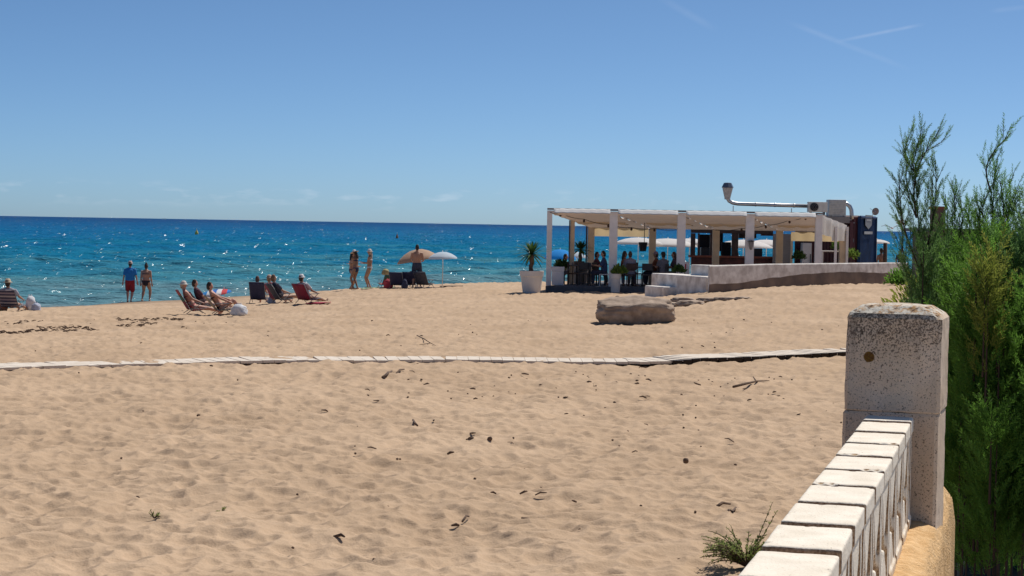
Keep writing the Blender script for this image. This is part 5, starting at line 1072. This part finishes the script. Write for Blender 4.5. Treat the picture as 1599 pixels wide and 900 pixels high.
    if hat:
        hc, brim = hat; mb = MB(); Q = Matrix((tuple(hs), tuple(lk), tuple(hu))).transposed()
        mb.lathe([(.001, .125), (.05, .12), (.082, .085), (.092, .035), (.094, .03), (.094 + brim, .015), (.094 + brim, .008), (.088, .022)], head + hu * .025, 20, M=Q)
        o = mb.build('hat' if brim > .03 else 'cap', plain('hat_%02d_%02d_%02d' % tuple(int(v * 99) for v in hc), hc, .9), body, smooth=True)
        if brim <= .03: mb = MB(); mb.sph(head + hu * .045 + lk * .11, (.06, .07, .008), 8, M=Q); o = mb.build('visor', plain('hat_%02d_%02d_%02d' % tuple(int(v * 99) for v in hc), hc, .9), body, smooth=True)
    return body
# walkers at the water's edge
person(gY(203, 79.5), R(4), 'man in a bright blue T-shirt, dark red shorts and pale cap walking by the water', 1.76, skin='red', shirt=(.02, .20, .55), sleeve=.55, bottom=(.30, .02, .03), leg=.45, hat=((.60, .48, .45), .03), feet=((-.10, .06, 0), (.06, -.10, 0)), hands=((-.33, .05, .72), (.33, .08, .74)), build=1.18)
person(gY(228, 80), R(-6), 'woman with a dark hair bun and dark bikini bottom walking beside the man in blue', 1.62, hip=(0, 0, .86), skin='tan', bikini=(.03, .02, .03), bun=True, hair=(.04, .025, .02), feet=((-.16, -.02, 0), (.14, .10, 0)), hands=((-.27, .08, .66), (.28, .02, .66)), build=1.2)
# women standing left of the umbrellas
person(gY(549, 81), R(-75), 'dark haired woman in a bikini hidden half behind the one in the sun hat', 1.60, hip=(0, 0, .86), skin='tan', bikini=(.05, .06, .12), long_hair=True, feet=((-.07, .05, 0), (.07, -.05, 0)), hands=((-.10, .30, 1.0), (.10, .28, 1.02)))
person(gY(555.5, 80.3), R(60), 'slim woman in a wide pale sun hat and navy bikini standing with arms folded', 1.68, hip=(0, 0, .90), lean=(.02, .10), look=(0, 1, -.35), skin='brown', bikini=(.03, .04, .10), hair=(.03, .02, .02), long_hair=True, hat=((.72, .66, .62), .10), feet=((-.03, .10, 0), (.04, -.08, 0)), hands=((.05, .30, 1.15), (-.03, .30, 1.10)))
person(gY(577, 80.3), R(85), 'woman with a white sun hat and pale hair facing the two friends', 1.66, hip=(0, 0, .90), lean=(0, -.02), skin='tan', bikini=(.75, .74, .76), hair=(.60, .48, .36), long_hair=True, hat=((.80, .76, .70), .06), feet=((-.05, .05, 0), (.05, -.03, 0)), hands=((-.12, .30, 1.12), (.12, .32, 1.08)))
# shirtless man
person(gY(651, 78), R(3), 'shirtless man in dark swimming shorts seen from behind before the tan umbrella', 1.82, hip=(0, 0, .97), skin='tan', bottom=(.05, .06, .10), leg=.42, hair=(.02, .015, .012), feet=((-.16, 0, 0), (.16, .03, 0)), hands=((-.20, .26, 1.10), (.20, .26, 1.12)), elbow=(0, -.3, -1), build=1.12)

# ------------------------------------------------------------------ beach chairs
M['greyf'] = mat('grey_tube', (.22, .22, .23), .5)
def beach_chair(loc, rz, label, m, m2=None, group='folding beach chairs on the sand', back=1.0, name='beach_chair'):
    root = empty(name, loc, rz, label, 'beach chair', group); bh = .64 * back
    def put(o): o.parent = root
    rows = [[(x, -.22 - .36 * v, .15 + bh * .82 * v + .0) for x in np.linspace(-.27, .27, 7)] for v in np.linspace(0, 1, 7)]
    rows = [[(x, y - .05 * math.cos(x / .27 * 1.57), z) for x, y, z in r] for r in rows]
    o = MB().sheet(rows).build('backrest', m, smooth=True, solid=.02); put(o)
    rows = [[(x, -.22 + .50 * v, .15 - .035 * math.sin(math.pi * v) + .05 * v) for x in np.linspace(-.27, .27, 7)] for v in np.linspace(0, 1, 7)]
    o = MB().sheet(rows).build('seat', m2 or m, smooth=True, solid=.02); put(o)
    mb = MB()
    for s_ in (-.28, .28): mb.tube([(s_, .30, .20), (s_, -.22, .15), (s_, -.58, .16 + bh * .82)], .012, 6)
    mb.tube([(-.28, -.58, .16 + bh * .82), (.28, -.58, .16 + bh * .82)], .012, 6); put(mb.build('frame', M['greyf'], smooth=True))
    for s_ in (-.30, .30):
        mb = MB(); mb.box((s_, -.08, .35), (.05, .42, .025)); put(mb.build('armrest', M['greyf'], bevel=.008))
        mb = MB(); mb.tube([(s_, .12, .34), (s_, -.34, .01)], .011, 6); mb.tube([(s_, -.26, .34), (s_, .26, .01)], .011, 6); put(mb.build('leg', M['greyf'], smooth=True))
    return root
SIT = dict(hip=(0, -.12, .25), lean=(0, -.52), feet=((-.12, .76, 0, 0, .6, .8), (.12, .78, 0, 0, .6, .8)), knee=(0, .1, 1), hands=((-.28, .10, .38), (.28, .10, .38)), elbow=(0, -1, -.6))
def sitter(loc, rz, label, **kw):
    a = dict(SIT); a.update(kw); return person(loc, rz, label, **a)
M['stripe'] = stripe_mat('dark_striped_canvas', [(.03, .03, .06), (.30, .26, .28), (.03, .03, .07), (.20, .16, .2)], 2, 5.0)
M['redgreen'] = stripe_mat('red_green_canvas', [(.26, .05, .06), (.22, .04, .055), (.04, .12, .085), (.33, .06, .07)], 2, 1.3)
M['navy'] = plain('navy_canvas', (.025, .028, .075)); M['beigec'] = plain('beige_canvas', (.42, .33, .23)); M['maroonc'] = plain('crimson_canvas', (.22, .02, .05)); M['charc'] = plain('charcoal_canvas', (.06, .06, .08))
def seat_at(px, py, rz, clabel, m, plabel, m2=None, back=1.0, Yof=0, **kw):
    p = G(px, py); beach_chair(p, R(rz), clabel, m, m2, back=back); sitter(p, R(rz), plabel, **kw); return p
seat_at(20, 486, -8, 'dark striped beach chair at the left edge of the beach', M['stripe'], 'person in a straw hat sitting in the dark striped chair', hat=((.62, .50, .36), .05), skin='tan', shirt=(.35, .36, .42))
seat_at(306, 490, -72, 'red and green beach chair tilted back', M['redgreen'], 'person in a white sun hat reclining in the red and green chair', back=1.1, hat=((.70, .66, .60), .05), skin='red', bikini=(.45, .08, .12), hair=(.45, .35, .25))
seat_at(350, 491, -76, 'beige beach chair next to the white bag', M['beigec'], 'dark haired person reclining in the beige chair with knees up', skin='red', bikini=(.05, .03, .04), back=.8, lean=(0, -.65), feet=((-.12, .50, 0), (.12, .53, 0)), hands=((-.12, .30, .40), (.2, .25, .34)))
p = G(322, 484); beach_chair(p, R(-70), 'dark beach chair half hidden behind the red and green one', M['charc'], back=.85); sitter(p, R(-70), 'dark haired person half hidden behind the person in the white sun hat', skin='red', shirt=(.10, .04, .06))
seat_at(405, 473, -4, 'navy beach chair seen from behind, leftmost of the three', M['navy'], back=1.2, plabel= 'bald person in a maroon top sitting in the navy chair', skin='red', shirt=(.18, .03, .06), hair=(.10, .05, .04))
seat_at(443, 473.5, -62, 'charcoal beach chair between the navy and the crimson one', M['charc'], 'person with legs stretched out to the right in the charcoal chair', skin='tan', shirt=(.06, .06, .09), feet=((-.1, .86, .12, 0, .3, 1), (.1, .84, .16, 0, .3, 1)), hair=(.16, .09, .05))
p = G(432, 474); sitter(p + Vector((-.1, .5, 0)), R(-30), 'person with light hair sitting low behind the charcoal chair', skin='fair', shirt=(.30, .08, .12), hair=(.3, .2, .12), hat=((.6, .45, .35), .03))
seat_at(482, 474, -35, 'crimson beach chair with its low back turned to the camera', M['maroonc'], 'person with black hair and white cap in the crimson chair', skin='brown', shirt=(.45, .40, .42), hat=((.80, .80, .80), .03), m2=M['navy'])
# chairs before the shirtless man
for i, (a, b, rz, m, lb) in enumerate(((622, 450, -10, M['navy'], 'empty navy beach chair left of the shirtless man'), (638, 449.5, 4, M['navy'], 'empty navy beach chair behind the shirtless man, to his left'), (664, 449.5, -25, M['charc'], 'empty charcoal beach chair right of the shirtless man'), (603, 449.5, 25, M['redgreen'], 'red beach chair left of the navy ones'), (651, 447.5, 0, M['navy'], 'empty navy beach chair hidden by the shirtless man'))):
    beach_chair(G(a, b), R(rz), lb, m, back=1.0 if m is not M['redgreen'] else .8)
# bags, towels and boxes
def bag(loc, d, m, label, name='beach_bag', handles=True, rz=0):
    root = empty(name, loc, rz, label, 'bag'); bm = bmesh.new(); bmesh.ops.create_icosphere(bm, subdivisions=3, radius=1)
    for v in bm.verts:
        q = v.co.copy(); f = 1 + .16 * mnoise.noise(q * 5 + Vector((d[1] * 30, 0, 0))) + .38 * mnoise.fractal(q * 1.9 + Vector((d[0] * 9, 0, 0)), 1, 2, 3); z = max(q.z, -.62); v.co = Vector((q.x * d[0] / 2 * f, q.y * d[1] / 2 * f, (z + .62) / 1.5 * d[2] * (1 + .1 * f)))
    me = bpy.data.meshes.new('bag_body'); bm.to_mesh(me); bm.free(); o = link('bag_body', me, m, root, smooth=True)
    if handles: mb = MB(); mb.tube([(-d[0] * .2, 0, d[2] * .85), (-d[0] * .12, 0, d[2] * 1.25), (d[0] * .12, 0, d[2] * 1.25), (d[0] * .2, 0, d[2] * .85)], .012, 6); o = mb.build('handle', m, root, smooth=True)
    return root
WB = plain('white_plastic', (.72, .73, .76)); bag(G(373, 493), (.46, .34, .30), WB, 'crumpled white bag beside the beige recliner')
bag(G(47, 485), (.34, .3, .40), WB, 'white bag right of the striped chair'); bag(G(56, 486), (.30, .26, .22), plain('pale_blue_cloth', (.52, .56, .68)), 'low pale blue bag at the right of the left sitter')
bag(G(3, 486), (.36, .3, .36), plain('orange_cloth', (.55, .20, .10)), 'orange bag cut by the left edge'); bag(G(606, 450.3), (.40, .3, .34), plain('red_cloth', (.50, .05, .07)), 'red patterned bag in front of the red beach chair'); bag(G(601, 448.5) + Vector((0, .1, .55)), (.34, .28, .22), plain('straw', (.42, .36, .18)), 'straw basket on top of the red chair')
bag(G(424, 474), (.3, .24, .24), plain('grey_blue_cloth', (.36, .42, .52)), 'grey blue bag between the navy and charcoal chairs'); bag(G(632, 451), (.24, .2, .34), plain('navy_cloth', (.03, .04, .09)), 'dark rucksack at the feet of the shirtless man')
def towel(px, py, w_, d_, m, label):
    p = G(px, py); rows = [[(x, y, gh(p.x + x, p.y + y) - p.z + .03 + .012 * math.sin(x * 9 + y * 7)) for x in np.linspace(-w_ / 2, w_ / 2, 14)] for y in np.linspace(-d_ / 2, d_ / 2, 8)]
    o = MB().sheet(rows).build('beach_towel', m, smooth=True, solid=.015); o.location = p; tag(o, label, 'towel')
towel(590, 450, 1.4, .9, plain('green_towel', (.32, .52, .34)), 'pale green towel lying left of the red beach chair'); towel(497, 474, .8, .7, plain('crimson_towel', (.36, .03, .06)), 'crimson towel at the foot of the crimson chair'); towel(705, 447.5, 1.0, .7, plain('brown_mat', (.14, .09, .06)), 'dark mat under the pale umbrella')

# ------------------------------------------------------------------ tables, chairs and guests under the pergola
def bistro_table(x, y, label, w_=.75, group='dark bistro tables under the pergola'):
    root = empty('bistro_table', (x, y, DK), 0, label, 'table', group)
    mb = MB(); mb.box((0, 0, .74), (w_, .7, .035)); o = mb.build('table_top', M['brown'], root, bevel=.006)
    for a in (-1, 1):
        for b in (-1, 1): mb = MB(); mb.box((a * (w_ / 2 - .05), b * .3, .36), (.04, .04, .725)); mb.build('leg', M['dark'], root)
def bistro_chair(x, y, rz, label, m=None, group='dark chairs under the pergola'):
    root = empty('bistro_chair', (x, y, DK), rz, label, 'chair', group); m = m or M['dark']
    mb = MB(); mb.box((0, 0, .45), (.42, .42, .04)); mb.build('seat', m, root, bevel=.01)
    mb = MB(); mb.box((0, -.21, .76), (.42, .03, .28)); mb.build('backrest', m, root, bevel=.01)
    for a in (-.19, .19):
        mb = MB(); mb.box((a, .19, .215), (.03, .03, .43)); mb.build('leg', m, root)
        mb = MB(); mb.box((a, -.21, .305), (.03, .03, .61)); mb.build('leg', m, root)
MC = {'b': M['brown'], 'd': M['dark'], 'w': M['white']}
for a, Y, lb, w_ in ((893, 74.2, 'dark table beside the square white planter', .7), (916, 74.6, 'dark table under the palm in the first bay', .9), (933, 73.4, 'dark table of the man in the blue shirt', .7), (1003, 73.6, 'dark table between the two seated groups', .9), (1040, 73.2, 'dark table behind the bench wall', .8)): bistro_table(fx(a, Y), Y, lb, w_)
for a, Y, rz, c, lb in ((886, 73.2, 90, 'b', 'brown chair right of the square white planter'), (895, 73.2, -90, 'b', 'brown chair facing the brown one by the planter'), (905, 75.4, 180, 'd', 'dark chair beyond the palm table'), (921, 73.6, 60, 'd', 'dark chair with its back to the beige rear post'), (944, 72.9, 90, 'w', 'white chair of the man in the blue shirt'), (974, 73.0, -90, 'b', 'brown chair of the woman by the second post'), (984, 72.9, 10, 'b', 'brown chair of the man in the checked shirt'), (994, 74.6, -150, 'd', 'dark chair at the far side of the middle table'), (1022, 73.6, 80, 'd', 'dark chair of the person in the rust coloured top'), (1034, 73.0, 70, 'd', 'dark chair of the person in the grey shirt'), (1052, 73.6, 80, 'b', 'brown chair of the long haired guest'), (912, 73.0, 175, 'd', 'dark chair in front of the palm table, nearest the sand'), (899, 75.2, 150, 'b', 'brown chair behind the two facing brown chairs'), (1010, 72.8, 170, 'd', 'dark chair at the beach side of the middle table'), (929, 72.9, -80, 'd', 'dark chair facing the man in the blue shirt')):
    bistro_chair(fx(a, Y), Y, R(rz), lb, MC[c])
def guest(a, Y, rz, label, **kw):
    k = dict(hip=(0, -.02, .55), lean=(0, .06), feet=((-.12, .42, 0), (.12, .42, 0)), knee=(0, 1, 1), hands=((-.16, .38, .80), (.16, .38, .80)), elbow=(0, -.4, -1), bottom=(.05, .05, .08), leg=.9); k.update(kw)
    return person(Vector((fx(a, Y), Y, DK)), R(rz), label, **k)
guest(943, 72.9, 90, 'man in a dark blue shirt sitting left of the second post', shirt=(.05, .08, .18), sleeve=.6, skin='tan', look=(0, 1, -.15))
guest(931, 74.4, -100, 'guest half hidden facing the man in the dark blue shirt', skin='red', shirt=(.12, .03, .04), H_=1.55)
guest(974, 73.2, -80, 'dark haired woman in a rust top right of the second post', skin='tan', shirt=(.30, .09, .04), long_hair=True, sleeve=.3)
guest(984, 72.9, 18, 'broad man in a pale checked shirt with his back to the beach', shirt=(.30, .28, .34), skin='tan', build=1.2, sleeve=.6, hair=(.09, .04, .03), bottom=(.2, .22, .3))
guest(1025, 73.6, 75, 'guest in a rust coloured top and dark cap at the middle table', shirt=(.22, .07, .03), skin='brown', hat=((.25, .18, .22), .03), build=1.1)
guest(1036, 73.0, 30, 'guest in a grey shirt and black hat behind the bench wall', shirt=(.17, .17, .20), skin='tan', hat=((.03, .03, .04), .05), build=1.15)
guest(1053, 73.6, 80, 'long haired guest in dark clothes left of the third post', shirt=(.08, .05, .07), skin='tan', long_hair=True, hair=(.05, .025, .02))
guest(882, 77.5, -90, 'guest seen only as a dark head above the square white planter', H_=1.5, hip=(0, -.02, .42), shirt=(.12, .14, .06), skin='tan')
# people beyond the wall at the far right
person(gY(1376, 85), R(20), 'person standing beyond the long wall next to the wooden post', 1.6, hip=(0, 0, .88), skin='brown', bottom=(.05, .03, .04))
person(gY(1406, 100), R(-20), 'person in a dark top standing by the sea at the right end of the wall', 1.65, hip=(0, 0, .88), skin='tan', shirt=(.03, .03, .08), bottom=(.4, .35, .3))
b_ = gY(1381.5, 84); root = empty('wooden_post', b_, 0, 'weathered wooden post beyond the right end of the wall', 'post'); mb = MB(); mb.tube([(0, 0, -.2), (.0, 0, zt(1381, 379, 84) - b_.z - .02), (0, 0, zt(1381, 379, 84) - b_.z)], [.10, .09, .06], 10); mb.build('shaft', M['bark'], root, smooth=True)

# ------------------------------------------------------------------ buoys, gulls, far houses on the right
def buoy(px, py, m, label, r_=.55):
    d = ray(px, py); Y = EYE / -d.z * d.y; P_ = Vector((d.x / d.y * Y, Y, 0)); root = empty('buoy', P_, 0, label, 'buoy', 'marker buoys on the sea'); mb = MB(); mb.lathe([(.001, -.2), (r_ * .8, -.1), (r_, .25), (r_ * .75, .65), (r_ * .3, 1.0), (r_ * .12, 1.15), (.001, 1.18)], (0, 0, 0), 16); mb.build('float', m, root, smooth=True)
    mb = MB(); mb.lathe([(r_ * .13, 1.1), (r_ * .13, 1.45), (.001, 1.46)], (0, 0, 0), 8); mb.build('top_mark', WB, root)
buoy(307, 366.5, plain('buoy_yellow', (.85, .60, .12)), 'yellow buoy on the sea at the left', .42); buoy(620, 373, plain('buoy_orange', (.55, .20, .08)), 'orange buoy on the sea above the tan umbrella', .28)
def gull(px, py, Y, rz, label, s_=1.0):
    p = at(px, py, Y); mb = MB(); mb.tube([(-.0, -.22, 0), (0, -.08, .02), (0, .08, .02), (0, .2, .03)], [.01, .05, .05, .02], 8)
    root = empty('seagull', p, rz, label, 'bird', 'gulls flying at the right'); mb.build('seagull_body', WB, root, smooth=True).name = 'body'
    for sg in (-1, 1): mb = MB(); mb.sheet([[(sg * .03, .07, .03), (sg * .28, .12, .16), (sg * .55, .0, .10)], [(sg * .03, -.07, .03), (sg * .28, -.03, .15), (sg * .55, -.05, .10)]]); mb.build('wing', plain('gull_grey', (.25, .25, .28)), root, solid=.012)
gull(1406.5, 349, 75, 1.1, 'gull flying higher, right of the satellite dish'); gull(1393, 356.5, 90, .1, 'gull gliding lower near the horizon')
Yh = 46; root = empty('beach_house', gY(1500, Yh), 0, 'flat roofed dark house with a brick chimney half hidden by the tamarisks', 'house')
def hb(name, pa, pb, ya, yb, Y, dY, m): z1, z0 = at((pa + pb) / 2, ya, Y).z, at((pa + pb) / 2, yb, Y).z; mb = MB(); mb.box(((fx(pa, Y) + fx(pb, Y)) / 2, Y + dY / 2, (z0 + z1) / 2), (fx(pb, Y) - fx(pa, Y), dY, z1 - z0)); return adopt(mb.build(name, m), root)
hb('chimney', 1455, 1474.5, 326, 470, Yh - .4, .35, plain('chimney_render', (.12, .085, .08))); hb('chimney_cap', 1453.5, 1476, 322, 326.5, Yh - .45, .45, plain('terracotta', (.22, .08, .05)))
hb('wall', 1478, 1540, 362, 470, Yh, 4, plain('grey_stone', (.09, .085, .085))); hb('roof', 1474, 1545, 357, 362.5, Yh - .3, 4.6, M['dark']); hb('window', 1472, 1489, 386, 410, Yh - .02, .05, M['blacky']); hb('door', 1500, 1510, 380, 420, Yh - .02, .05, M['blue'])
mb = MB(); mb.tube([at(1476, 322, Yh), at(1476, 303, Yh)], .012, 5); mb.tube([at(1458, 322, Yh), at(1458, 310, Yh)], .012, 5); adopt(mb.build('antenna', M['dark']), root)
